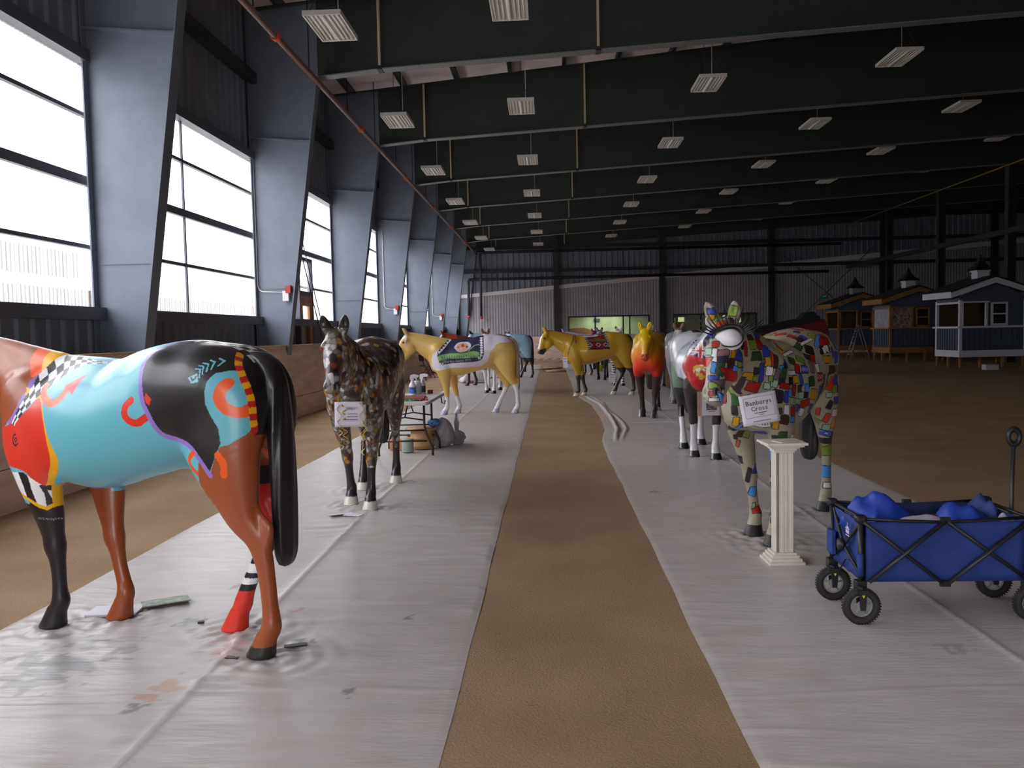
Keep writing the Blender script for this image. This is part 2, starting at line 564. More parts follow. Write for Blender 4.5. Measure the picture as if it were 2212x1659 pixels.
for z in (6.90, 5.45, 8.3):
    MB().b2((WALL_L, EW - .26, z - .1), (WALL_R, EW - .08, z + .1)).build('girt', M_GIRT, we)
for x in (-6 + .25, .5, 7.02, 13.66, 20.4, 27.0):
    MB().b2((x - .16, EW - .42, 0), (x + .16, EW - .10, ZT(x))).build('post', M_GIRT, we)
for a, b in (((14.4, 6.0), (19.8, 1.2)), ((14.4, 1.2), (19.8, 6.4))):
    MB().tube([(a[0], EW - .3, a[1]), (b[0], EW - .3, b[1])], .018, 6).build('brace_rod', M_GIRT, we)
kb = empty('baseboard_end', (0, 0, 0), kind='structure')
for i in range(17):
    x0 = -5.0 + 2.42 * i
    MB().prism([(EW - .55, 0), (EW - .40, 1.36), (EW - .42, 1.36), (EW - .57, 0)], 'x', x0, min(x0 + 2.41, WALL_R)).build('kickboard_panel', M_PLY, kb)
struct(MB().b2((WALL_L - .2, EW + .05, -.2), (1.24, EW + .12, 12)).b2((12.75, EW + .05, -.2), (WALL_R + .2, EW + .12, 12)).b2((1.24, EW + .05, 2.56), (12.75, EW + .12, 12)).b2((1.24, EW + .05, -.2), (12.75, EW + .12, 1.0)).b2((6.2, EW + .05, 1.0), (7.75, EW + .12, 2.56)), 'wall_end_skin', M_CLAD2)

# viewing windows into the lit room behind the end wall
M_ROOM = mat('pale_green_room_wall', (150, 166, 128), .8, noise=.12, scale=1.2)
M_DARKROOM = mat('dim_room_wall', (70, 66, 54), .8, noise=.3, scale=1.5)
M_CLEAR = mat('clear_pane', (200, 210, 205), .05)
_m = M_CLEAR.node_tree
_tr = _m.nodes.new('ShaderNodeBsdfTransparent'); _mx = _m.nodes.new('ShaderNodeMixShader'); _mx.inputs[0].default_value = .06
_m.links.new(_tr.outputs[0], _mx.inputs[1]); _m.links.new(_m.nodes['Principled BSDF'].outputs[0], _mx.inputs[2]); _m.links.new(_mx.outputs[0], _m.nodes['Material Output'].inputs[0])
for wi, (a, b) in enumerate(WINS):
    w = empty('window_%d' % (21 + wi), (0, 0, 0), kind='structure')
    cuts = [a, 2.88, 4.62, 5.02, b] if wi == 0 else [a, 9.4, 11.1, b]
    f = MB()
    for c in cuts: f.b2((c - .04, EW - .12, 1.0), (c + .04, EW + .1, 2.56))
    f.b2((a, EW - .12, 2.50), (b, EW + .1, 2.58)).b2((a, EW - .12, .96), (b, EW + .1, 1.04))
    f.build('window_frame', M_GIRT, w)
    for c0, c1 in zip(cuts, cuts[1:]):
        MB().b2((c0 + .04, EW - .02, 1.04), (c1 - .04, EW - .012, 2.50)).build('pane', M_CLEAR, w)
    rm = empty('wall_room', (0, 0, 0), kind='structure')
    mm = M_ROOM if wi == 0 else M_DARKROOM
    MB().b2((a - .3, EW + 3.0, 0), (b + .3, EW + 3.1, 3)).b2((a - .4, EW + .15, 0), (a - .3, EW + 3.1, 3)).b2((b + .3, EW + .15, 0), (b + .4, EW + 3.1, 3)).build('room_wall', mm, rm)
    MB().b2((a - .4, EW + .13, 2.75), (b + .4, EW + 3.1, 2.85)).build('room_ceiling', M_WHITE, rm)
    MB().b2((a - .4, EW + .13, -.02), (b + .4, EW + 3.1, 0)).build('room_floor', M_PLY, rm)
    lamp = bpy.data.lights.new('room_lamp', 'AREA'); lamp.energy = 95 if wi == 0 else 20; lamp.size = 2.4; lamp.color = (.97, 1, .90)
    lo = bpy.data.objects.new('room_lamp', lamp); COL.objects.link(lo); lo.location = ((a + b) / 2, EW + 1.5, 2.72)
# things seen dimly in the viewing room
rm1 = bpy.data.objects['wall_room']
pl_ = [(1.0, 0), (1.0, 1.72), (1.6, 1.85), (2.2, 1.86), (2.75, 1.70), (2.78, 0)]
MB().prism(pl_, 'y', EW + 1.2, EW + 1.6).build('brown_partition', mat('ochre_partition', (168, 118, 62), .8), rm1)
MB().prism([(2.78, 0), (2.78, 1.66), (3.3, 1.55), (3.7, 1.62), (4.2, 1.45), (5.2, 1.40), (6.0, 1.3), (6.0, 0)], 'y', EW + 1.25, EW + 1.6).build('dark_partition', mat('umber_partition', (92, 84, 68), .8), rm1)
MB().b2((2.95, EW + 2.9, 2.25), (3.35, EW + 2.98, 2.45)).build('room_notice', M_GIRT, rm1)
rm2 = bpy.data.objects['wall_room.001']
M_LIT = mat('lit_far_window', (190, 206, 150), .6, emit=(200, 216, 150), estr=.75)
for x0, z0, x1, z1 in ((7.85, 2.18, 8.25, 2.42), (7.85, 1.95, 8.25, 2.14), (8.45, 2.12, 8.85, 2.42), (12.05, 2.0, 12.5, 2.38), (7.9, 1.55, 8.2, 1.85)):
    MB().b2((x0, EW + 2.92, z0), (x1, EW + 2.99, z1)).build('lit_window', M_LIT, rm2)
# right wall, and back wall with an unseen opening added for frontal light
struct(MB().b2((WALL_R, WALL_B, 0), (WALL_R + .1, WALL_E + .1, 12)), 'wall_right', M_CLAD)
bw = MB()
bw.b2((WALL_L - .1, WALL_B - .1, 0), (-2.4, WALL_B, 11)).b2((2.4, WALL_B - .1, 0), (WALL_R, WALL_B, 12)).b2((-2.4, WALL_B - .1, 4.2), (2.4, WALL_B, 11))
struct(bw, 'wall_back', M_CLAD)

# interior column row on the far right with its girders
for k in (2, 3, 4, 5, 6, 7):
    c = empty('steel_column', (18.45, DK(k), 0), kind='structure')
    MB().b2((-.15, -.006, 0), (.15, .006, ZB(18.45))).build('web', M_GIRT, c)
    MB().b2((-.16, -.15, 0), (-.14, .15, ZB(18.45))).b2((.14, -.15, 0), (.16, .15, ZB(18.45))).build('flange', M_GIRT, c)
struct(MB().b2((18.25, DK(2), 5.12), (18.42, WALL_E, 5.34)), 'trim_2', M_GIRT)
struct(MB().tube([(18.22, DK(2), 7.85), (18.22, WALL_E, 7.75)], .03, 8), 'trim_3', mat('yellow_conduit', (150, 112, 40), .5))

# outside: paving, a long ribbed shed and a pale fence opposite the windows
struct(MB().b2((-60, -40, -.3), (WALL_L - .15, 90, -.12)), 'ground_outside', mat('bright_gravel', (178, 174, 168), .9, noise=.1, scale=.4))
sh = empty('wall_outside_shed', (0, 0, 0), kind='structure')
MB().b2((-15.6, 4, -.12), (-15.0, 80, 4.5)).build('shed_wall', mat('white_shed_wall', (222, 220, 216), .6), sh)
rb = None
for i in range(110):                          # dark upright ribs in front of the pale wall
    y = 5 + .46 * i
    if rb is None:
        rb = MB().box((0, 0, 1.6), (.10, .27, 3.3)).build('rib', mat('brown_shed_rib', (74, 64, 62), .7), sh); o = rb
    else:
        o = rb.copy(); COL.objects.link(o)
    o.location = (-14.95, y, 0)
r2_ = MB().box((0, 0, 4.0), (.10, .27, .80)).build('rib', bpy.data.materials['brown_shed_rib'], sh)
for i in range(48):
    o = r2_ if i == 0 else r2_.copy()
    if i: COL.objects.link(o)
    o.location = (-14.95, 5 + .46 * i, 0)
# ---------------------------------------------------------------- the horse sculpture (one mould, many paint schemes)
# horse frame: X forward, Y to its left, Z up, metres
def horse_prims():
    P = []
    def seg(a, b, ra, rb, ya=1.0, k=0.05):        # round cone, ya = lateral radius / radius
        P.append(('s', np.array(a, float), np.array(b, float), ra, rb, ya, k))
    def ell(c, r, k=0.05, pitch=0.0, yaw=0.0):
        P.append(('e', np.array(c, float), np.array(r, float), pitch, yaw, k))
    def chain(pts, k, sub=5):                            # (x, y, z, radius, lateral squash) joints, smooth profile between them
        p = np.asarray(pts, float)
        P.append(('c', smooth_poly(p, sub, False), k))
    # trunk
    chain([(.60, 0, 1.08, .26, .76), (.50, 0, 1.09, .300, .78), (.27, 0, 1.10, .335, .90), (.07, 0, 1.13, .315, .97), (-.14, 0, 1.195, .325, .93), (-.36, 0, 1.245, .305, .97), (-.56, 0, 1.25, .27, 1.0)], .07, 12)
    chain([(.74, 0, 1.43, .055, .9), (.48, 0, 1.415, .065, .9), (.30, 0, 1.385, .07, .9), (.10, 0, 1.35, .07, 1)], .10)     # withers
    # neck
    chain([(1.20, 0, 1.49, .115, .62), (1.10, 0, 1.435, .145, .58), (.95, 0, 1.36, .19, .56), (.80, 0, 1.285, .23, .60), (.66, 0, 1.22, .255, .66)], .07)
    chain([(1.24, 0, 1.575, .040, 1), (1.08, 0, 1.555, .04, 1), (.92, 0, 1.525, .042, 1), (.74, 0, 1.475, .05, 1), (.58, 0, 1.43, .055, 1)], .05)
    # head
    chain([(1.272, 0, 1.54, .072, 1.12), (1.305, 0, 1.47, .090, 1.08), (1.345, 0, 1.395, .098, .98), (1.375, 0, 1.31, .088, .86), (1.405, 0, 1.235, .076, .84), (1.432, 0, 1.165, .068, .86), (1.437, 0, 1.105, .064, .94)], .04)
    chain([(1.215, 0, 1.30, .085, .85), (1.30, 0, 1.185, .062, .8), (1.375, 0, 1.095, .046, .85)], .04)
    for s in (-1, 1):
        ell((1.235, s * .058, 1.315), (.105, .050, .115), .03)      # cheek
        ell((1.352, s * .093, 1.425), (.032, .020, .026), .015)     # eye
        seg((1.30, s * .082, 1.475), (1.375, s * .078, 1.458), .024, .022, 1, .03)   # brow
        ell((1.466, s * .040, 1.128), (.027, .024, .036), .02)      # nostril wing
        chain([(1.285, s * .055, 1.575, .032, 1.1), (1.315, s * .074, 1.63, .038, 1.1), (1.345, s * .085, 1.67, .031, 1), (1.368, s * .090, 1.698, .012, 1)], .02)   # ear
    ell((1.385, 0, 1.062), (.038, .040, .028), .02)                # chin
    ell((1.458, 0, 1.085), (.032, .050, .030), .02)                # upper lip
    # breast, shoulders
    for s in (-1, 1):
        ell((.735, s * .095, 1.00), (.11, .105, .16), .07)
        ell((.64, s * .165, 1.15), (.15, .07, .24), .07, pitch=-.45)
        ell((-.30, s * .185, 1.375), (.12, .08, .10), .09)          # point of hip
        ell((-.55, s * .14, 1.32), (.22, .155, .185), .07)          # croup muscle
        ell((-.68, s * .125, 1.17), (.155, .13, .23), .05)          # buttock
    ell((-.37, 0, .93), (.10, .05, .06), .05)                      # sheath
    # hind legs

    chain([(-.56, .14, 1.20, .235, .60), (-.61, .16, 1.05, .205, .62), (-.655, .165, .91, .163, .66), (-.69, .165, .80, .122, .70), (-.725, .16, .69, .088, .74), (-.79, .15, .59, .064, .74), (-.822, .148, .50, .051, .80), (-.838, .145, .40, .043, .86), (-.848, .142, .27, .040, .92), (-.852, .14, .20, .044, .95), (-.850, .14, .15, .049, .98), (-.825, .14, .10, .046, 1)], .045)
    chain([(-.735, .155, .78, .035, .6), (-.82, .15, .69, .022, .7), (-.858, .15, .64, .028, .8), (-.845, .15, .57, .030, .8)], .03)
    chain([(-.52, -.14, 1.20, .235, .60), (-.52, -.16, 1.05, .205, .62), (-.535, -.165, .91, .163, .66), (-.555, -.165, .80, .122, .70), (-.585, -.16, .69, .088, .74), (-.645, -.15, .58, .064, .74), (-.63, -.148, .49, .051, .80), (-.585, -.145, .39, .043, .86), (-.52, -.142, .27, .040, .92), (-.49, -.14, .20, .044, .95), (-.472, -.14, .15, .049, .98), (-.448, -.14, .10, .046, 1)], .045)
    chain([(-.60, -.155, .78, .035, .6), (-.68, -.15, .68, .022, .7), (-.718, -.15, .625, .028, .8), (-.70, -.15, .56, .030, .8)], .03)
    # fore legs
    chain([(.62, .13, 1.14, .16, .62), (.61, .155, .98, .165, .62), (.585, .165, .86, .138, .66), (.566, .155, .74, .110, .70), (.548, .14, .62, .082, .76), (.54, .13, .52, .062, .84), (.537, .125, .455, .060, .90), (.530, .122, .39, .046, .90), (.528, .118, .30, .039, .92), (.530, .115, .21, .040, .95), (.534, .11, .15, .048, .98), (.558, .11, .10, .046, 1)], .045)
    chain([(.54, -.13, 1.14, .16, .62), (.54, -.155, .98, .165, .62), (.49, -.165, .86, .138, .66), (.438, -.155, .74, .108, .70), (.41, -.14, .62, .082, .76), (.388, -.13, .52, .062, .84), (.375, -.125, .455, .060, .90), (.358, -.122, .39, .046, .90), (.338, -.118, .30, .039, .92), (.312, -.115, .21, .040, .95), (.298, -.11, .15, .048, .98), (.315, -.11, .10, .046, 1)], .045)
    for x, y in ((-.81, .14), (-.435, -.14), (.575, .11), (.325, -.11)):
        seg((x - .005, y, .085), (x + .028, y, -.012), .053, .074, 1.0, .006)   # hoof
    return P

HOOVES = {'LH': (-.79, .14), 'RH': (-.415, -.14), 'LF': (.595, .11), 'RF': (.345, -.11)}

def prim_eval(p, X, Y, Z):
    if p[0] == 's':
        _, a, b, ra, rb, ya, k = p
        yy = a[1] + (Y - a[1]) / ya if abs(b[1] - a[1]) < 1e-9 else None
        d = b - a
        if yy is None:                                   # lateral squash about the moving centre line
            L2 = d @ d
            t = np.clip(((X - a[0]) * d[0] + (Y - a[1]) * d[1] + (Z - a[2]) * d[2]) / L2, 0, 1)
            dx, dy, dz = X - a[0] - t * d[0], (Y - a[1] - t * d[1]) / ya, Z - a[2] - t * d[2]
        else:
            L2 = d @ d
            t = np.clip(((X - a[0]) * d[0] + (Z - a[2]) * d[2]) / L2, 0, 1)
            dx, dy, dz = X - a[0] - t * d[0], yy - a[1], Z - a[2] - t * d[2]
        return np.sqrt(dx * dx + dy * dy + dz * dz) - (ra + (rb - ra) * t)
    if p[0] == 'c':
        q = p[1]
        out = None
        for a, b in zip(q, q[1:]):
            d = b[:3] - a[:3]
            ym = (a[4] + b[4]) / 2
            L2 = d[0] ** 2 + (d[1] / ym) ** 2 + d[2] ** 2
            t = np.clip(((X - a[0]) * d[0] + (Y - a[1]) * (d[1] / ym ** 2) + (Z - a[2]) * d[2]) / L2, 0, 1)
            ya = a[4] + (b[4] - a[4]) * t
            dd = np.sqrt((X - a[0] - t * d[0]) ** 2 + ((Y - a[1] - t * d[1]) / ya) ** 2 + (Z - a[2] - t * d[2]) ** 2) - (a[3] + (b[3] - a[3]) * t)
            out = dd if out is None else np.minimum(out, dd)
        return out
    _, c, r, pitch, yaw, k = p
    dx, dy, dz = X - c[0], Y - c[1], Z - c[2]
    if pitch:
        cp, sp = math.cos(pitch), math.sin(pitch)
        dx, dz = cp * dx + sp * dz, -sp * dx + cp * dz
    q = np.sqrt((dx / r[0]) ** 2 + (dy / r[1]) ** 2 + (dz / r[2]) ** 2)
    return (q - 1) * min(r)

def prim_box(p, m):
    if p[0] == 'c':
        q = p[1]
        R = (q[:, 3] * np.maximum(q[:, 4], 1))[:, None]
        return (q[:, :3] - R).min(0) - m, (q[:, :3] + R).max(0) + m
    if p[0] == 's':
        R = max(p[3], p[4])
        return np.minimum(p[1], p[2]) - R - m, np.maximum(p[1], p[2]) + R + m
    R = max(p[2])
    return p[1] - R - m, p[1] + R + m

def sdf_grid(prims, lo, hi, h, carve=()):
    n = np.ceil((np.array(hi) - lo) / h).astype(int) + 1
    F = np.full(n, 0.15, np.float32)
    ax = [np.asarray(lo[i] + h * np.arange(n[i]), np.float32) for i in range(3)]
    def sub(p, m):
        b0, b1 = prim_box(p, m)
        i0 = np.clip(np.floor((b0 - lo) / h).astype(int), 0, n - 1)
        i1 = np.clip(np.ceil((b1 - lo) / h).astype(int) + 1, 1, n)
        sl = tuple(slice(a, b) for a, b in zip(i0, i1))
        return sl, ax[0][sl[0]][:, None, None], ax[1][sl[1]][None, :, None], ax[2][sl[2]][None, None, :]
    for p in prims:
        k = p[-1]
        sl, X, Y, Z = sub(p, k + 0.02)
        d = prim_eval(p, X, Y, Z)
        f = F[sl]
        hh = np.clip(0.5 + 0.5 * (f - d) / k, 0, 1)
        F[sl] = f + (d - f) * hh - k * hh * (1 - hh)
    for p in carve:
        k = p[-1]
        sl, X, Y, Z = sub(p, k + 0.02)
        d = -prim_eval(p, X, Y, Z)
        f = F[sl]
        hh = np.clip(0.5 + 0.5 * (d - f) / k, 0, 1)
        F[sl] = f + (d - f) * hh + k * hh * (1 - hh)
    return F, ax

def surface_nets(F, lo, h, smooth=2):
    I = F < 0
    c = I[:-1, :-1, :-1].astype(np.int8)
    cnt = np.zeros_like(c)
    for a in (0, 1):
        for b in (0, 1):
            for d in (0, 1):
                cnt += I[a:I.shape[0] - 1 + a, b:I.shape[1] - 1 + b, d:I.shape[2] - 1 + d]
    act = (cnt > 0) & (cnt < 8)
    idx = np.argwhere(act)
    num = np.full(act.shape, -1, np.int64)
    num[act] = np.arange(len(idx))
    acc = np.zeros((len(idx), 3))
    wt = np.zeros(len(idx))
    corner = lambda o: F[idx[:, 0] + o[0], idx[:, 1] + o[1], idx[:, 2] + o[2]]
    for axis in range(3):
        o1, o2 = [i for i in range(3) if i != axis]
        for u in (0, 1):
            for v in (0, 1):
                A = [0, 0, 0]; A[o1] = u; A[o2] = v
                B = list(A); B[axis] = 1
                fa, fb = corner(A), corner(B)
                m = (fa < 0) != (fb < 0)
                t = np.where(m, fa / np.where(m, fa - fb, 1), 0)
                p = np.zeros((len(idx), 3)); p[:, o1] = u; p[:, o2] = v; p[:, axis] = t
                acc[m] += p[m]; wt[m] += 1
    V = (idx + acc / wt[:, None]) * h + lo
    Q = []
    for axis in range(3):
        o1, o2 = (axis + 1) % 3, (axis + 2) % 3
        sA = [slice(None)] * 3; sB = [slice(None)] * 3
        sA[axis] = slice(0, -1); sB[axis] = slice(1, None)
        a, b = I[tuple(sA)], I[tuple(sB)]
        e = np.argwhere(a != b)
        ok = (e[:, o1] > 0) & (e[:, o2] > 0) & (e[:, o1] < act.shape[o1]) & (e[:, o2] < act.shape[o2])
        e = e[ok]
        def N(du, dv):
            q = e.copy(); q[:, o1] -= du; q[:, o2] -= dv
            return num[q[:, 0], q[:, 1], q[:, 2]]
        q = np.stack([N(1, 1), N(0, 1), N(0, 0), N(1, 0)], -1)
        fl = a[e[:, 0], e[:, 1], e[:, 2]]
        q[~fl] = q[~fl][:, ::-1]
        Q.append(q)
    Q = np.concatenate(Q)
    Q = Q[(Q >= 0).all(1)]
    E = np.concatenate([Q[:, [0, 1]], Q[:, [1, 2]], Q[:, [2, 3]], Q[:, [3, 0]]])
    n = len(V)
    for it in range(smooth):
        for lam in (0.5, -0.52):
            s = np.stack([np.bincount(E[:, 0], V[E[:, 1], i], n) for i in range(3)], -1)
            c = np.bincount(E[:, 0], minlength=n)[:, None]
            V = V + lam * (s / np.maximum(c, 1) - V)
    return V, Q

def quad_subdivide(V, Q):
    E = np.sort(np.concatenate([Q[:, [0, 1]], Q[:, [1, 2]], Q[:, [2, 3]], Q[:, [3, 0]]]), 1)
    key = E[:, 0] * (len(V) + 1) + E[:, 1]
    u, first, inv = np.unique(key, return_index=True, return_inverse=True)
    ev = (V[E[first, 0]] + V[E[first, 1]]) / 2
    n, m = len(V), len(Q)
    em = (inv + n).reshape(4, m)
    cv = V[Q].mean(1)
    ci = np.arange(m) + n + len(u)
    VV = np.concatenate([V, ev, cv])
    QQ = np.concatenate([np.stack([Q[:, i], em[i], ci, em[i - 1]], -1) for i in range(4)])
    return VV, QQ

def horse_body(h):
    pr = horse_prims()
    carve = []
    for s in (-1, 1):
        carve.append(('e', np.array((1.372, s * .088, 1.655)), np.array((.022, .017, .036)), -0.6, 0, .012))   # hollow of the ear
        carve.append(('e', np.array((1.487, s * .040, 1.128)), np.array((.014, .010, .020)), 0, 0, .01))       # nostril
    carve.append(('s', np.array((1.475, -.06, 1.078)), np.array((1.475, .06, 1.078)), .006, .006, 1.0, .008))  # mouth line
    lo = np.array((-1.0, -.42, -h)); hi = np.array((1.56, .42, 1.75))
    F, ax = sdf_grid(pr, lo, hi, h, carve)
    F = np.maximum(F, (0.0006 - ax[2])[None, None, :])
    return surface_nets(F, lo, h, 18 if h < .012 else 8)

def tail_mesh(h, back=0.0):
    P = []
    T = [(-.70, 0, 1.455, .034, 1.3), (-.765, 0, 1.435, .044, 1.4), (-.818, 0, 1.36, .048, 1.5), (-.838, 0, 1.22, .050, 1.6), (-.848, 0, 1.0, .052, 1.62), (-.852, 0, .72, .051, 1.6), (-.852, 0, .51, .046, 1.6), (-.85, 0, .45, .034, 1.6)]
    P.append(('c', smooth_poly(np.array(T), 5, False), .04))
    lo = np.array((-1.03, -.13, .36)); hi = np.array((-.63, .13, 1.56))
    F, ax = sdf_grid(P, lo, hi, h)
    X, Y, Z = np.meshgrid(*ax, indexing='ij')
    an = np.arctan2(Y / 1.6, X + .85)
    F = F + 0.0025 * np.sin(an * 7 + 3 * np.sin(Z * 3)) * np.clip((1.45 - Z) * 4, 0, 1)
    return surface_nets(F.astype(np.float32), lo, h, 2)

_cache = {}
def body_geo(h, sub=False):
    k = (h, sub)
    if k not in _cache:
        if sub:
            _cache[k] = quad_subdivide(*body_geo(h))
        else:
            _cache[k] = horse_body(h)
    return _cache[k]
def tail_geo(h):
    k = ('t', h)
    if k not in _cache:
        _cache[k] = tail_mesh(h)
    return _cache[k]

def head_up(V, deg):
    """lift the head about the poll, neck following softly"""
    w = np.clip((V[:, 0] - 1.02) / .20, 0, 1)
    w = w * w * (3 - 2 * w)
    a = np.radians(deg) * w
    px, pz = 1.17, 1.53
    dx, dz = V[:, 0] - px, V[:, 2] - pz
    R = V.copy()
    R[:, 0] = px + dx * np.cos(a) - dz * np.sin(a)
    R[:, 2] = pz + dx * np.sin(a) + dz * np.cos(a)
    return R

# ---- painting tools (work on points in the horse frame)
def inside(poly, x, y):
    poly = np.asarray(poly, float)
    r = np.zeros(x.shape, bool)
    j = len(poly) - 1
    for i in range(len(poly)):
        xi, yi = poly[i]; xj, yj = poly[j]
        if yi != yj:
            c = ((yi > y) != (yj > y)) & (x < (xj - xi) * (y - yi) / (yj - yi) + xi)
            r ^= c
        j = i
    return r
def dist_line(pts, x, y):
    d = np.full(x.shape, 9.0)
    for (ax, ay), (bx, by) in zip(pts, pts[1:]):
        L = max((bx - ax) ** 2 + (by - ay) ** 2, 1e-12)
        t = np.clip(((x - ax) * (bx - ax) + (y - ay) * (by - ay)) / L, 0, 1)
        d = np.minimum(d, np.hypot(x - ax - t * (bx - ax), y - ay - t * (by - ay)))
    return d
def smooth_poly(pts, n=6, closed=True):
    """Catmull-Rom through the control points"""
    p = np.asarray(pts, float)
    out = []
    N = len(p)
    for i in range(N if closed else N - 1):
        g = lambda k: p[k % N] if closed else p[min(max(k, 0), N - 1)]
        a, b, c, d = g(i - 1), g(i), g(i + 1), g(i + 2)
        for t in np.arange(n) / n:
            out.append(0.5 * (2 * b + (c - a) * t + (2 * a - 5 * b + 4 * c - d) * t * t + (3 * b - a - 3 * c + d) * t ** 3))
    if not closed: out.append(p[-1])
    return np.array(out)
def vnoise(P, s, seed=0):
    """smooth value noise, 0..1"""
    r = np.random.default_rng(seed)
    T = r.random((32, 32, 32))
    q = P * s
    i = np.floor(q).astype(int)
    f = q - i
    f = f * f * (3 - 2 * f)
    o = 0
    for a in (0, 1):
        for b in (0, 1):
            for c in (0, 1):
                wgt = (f[:, 0] if a else 1 - f[:, 0]) * (f[:, 1] if b else 1 - f[:, 1]) * (f[:, 2] if c else 1 - f[:, 2])
                o = o + wgt * T[(i[:, 0] + a) % 32, (i[:, 1] + b) % 32, (i[:, 2] + c) % 32]
    return o
def leg_of(P):
    """0 trunk, 1 LF, 2 RF, 3 LH, 4 RH for points below the elbow / stifle"""
    x, y, z = P.T
    r = np.zeros(len(P), int)
    low = (z < 0.80)
    r[low & (x > 0.1) & (y > 0)] = 1
    r[low & (x > 0.1) & (y <= 0)] = 2
    r[low & (x < -0.2) & (y > 0)] = 3
    r[low & (x < -0.2) & (y <= 0)] = 4
    r[(z > .72) & (x > -0.40) & (x < .36)] = 0
    return r
def base_paint(P, rgb):
    return np.tile(lin(rgb), (len(P), 1))
def hoof_mask(P):
    z = P[:, 2]
    return z < 0.082
def put(C, m, rgb):
    C[m] = lin(rgb)

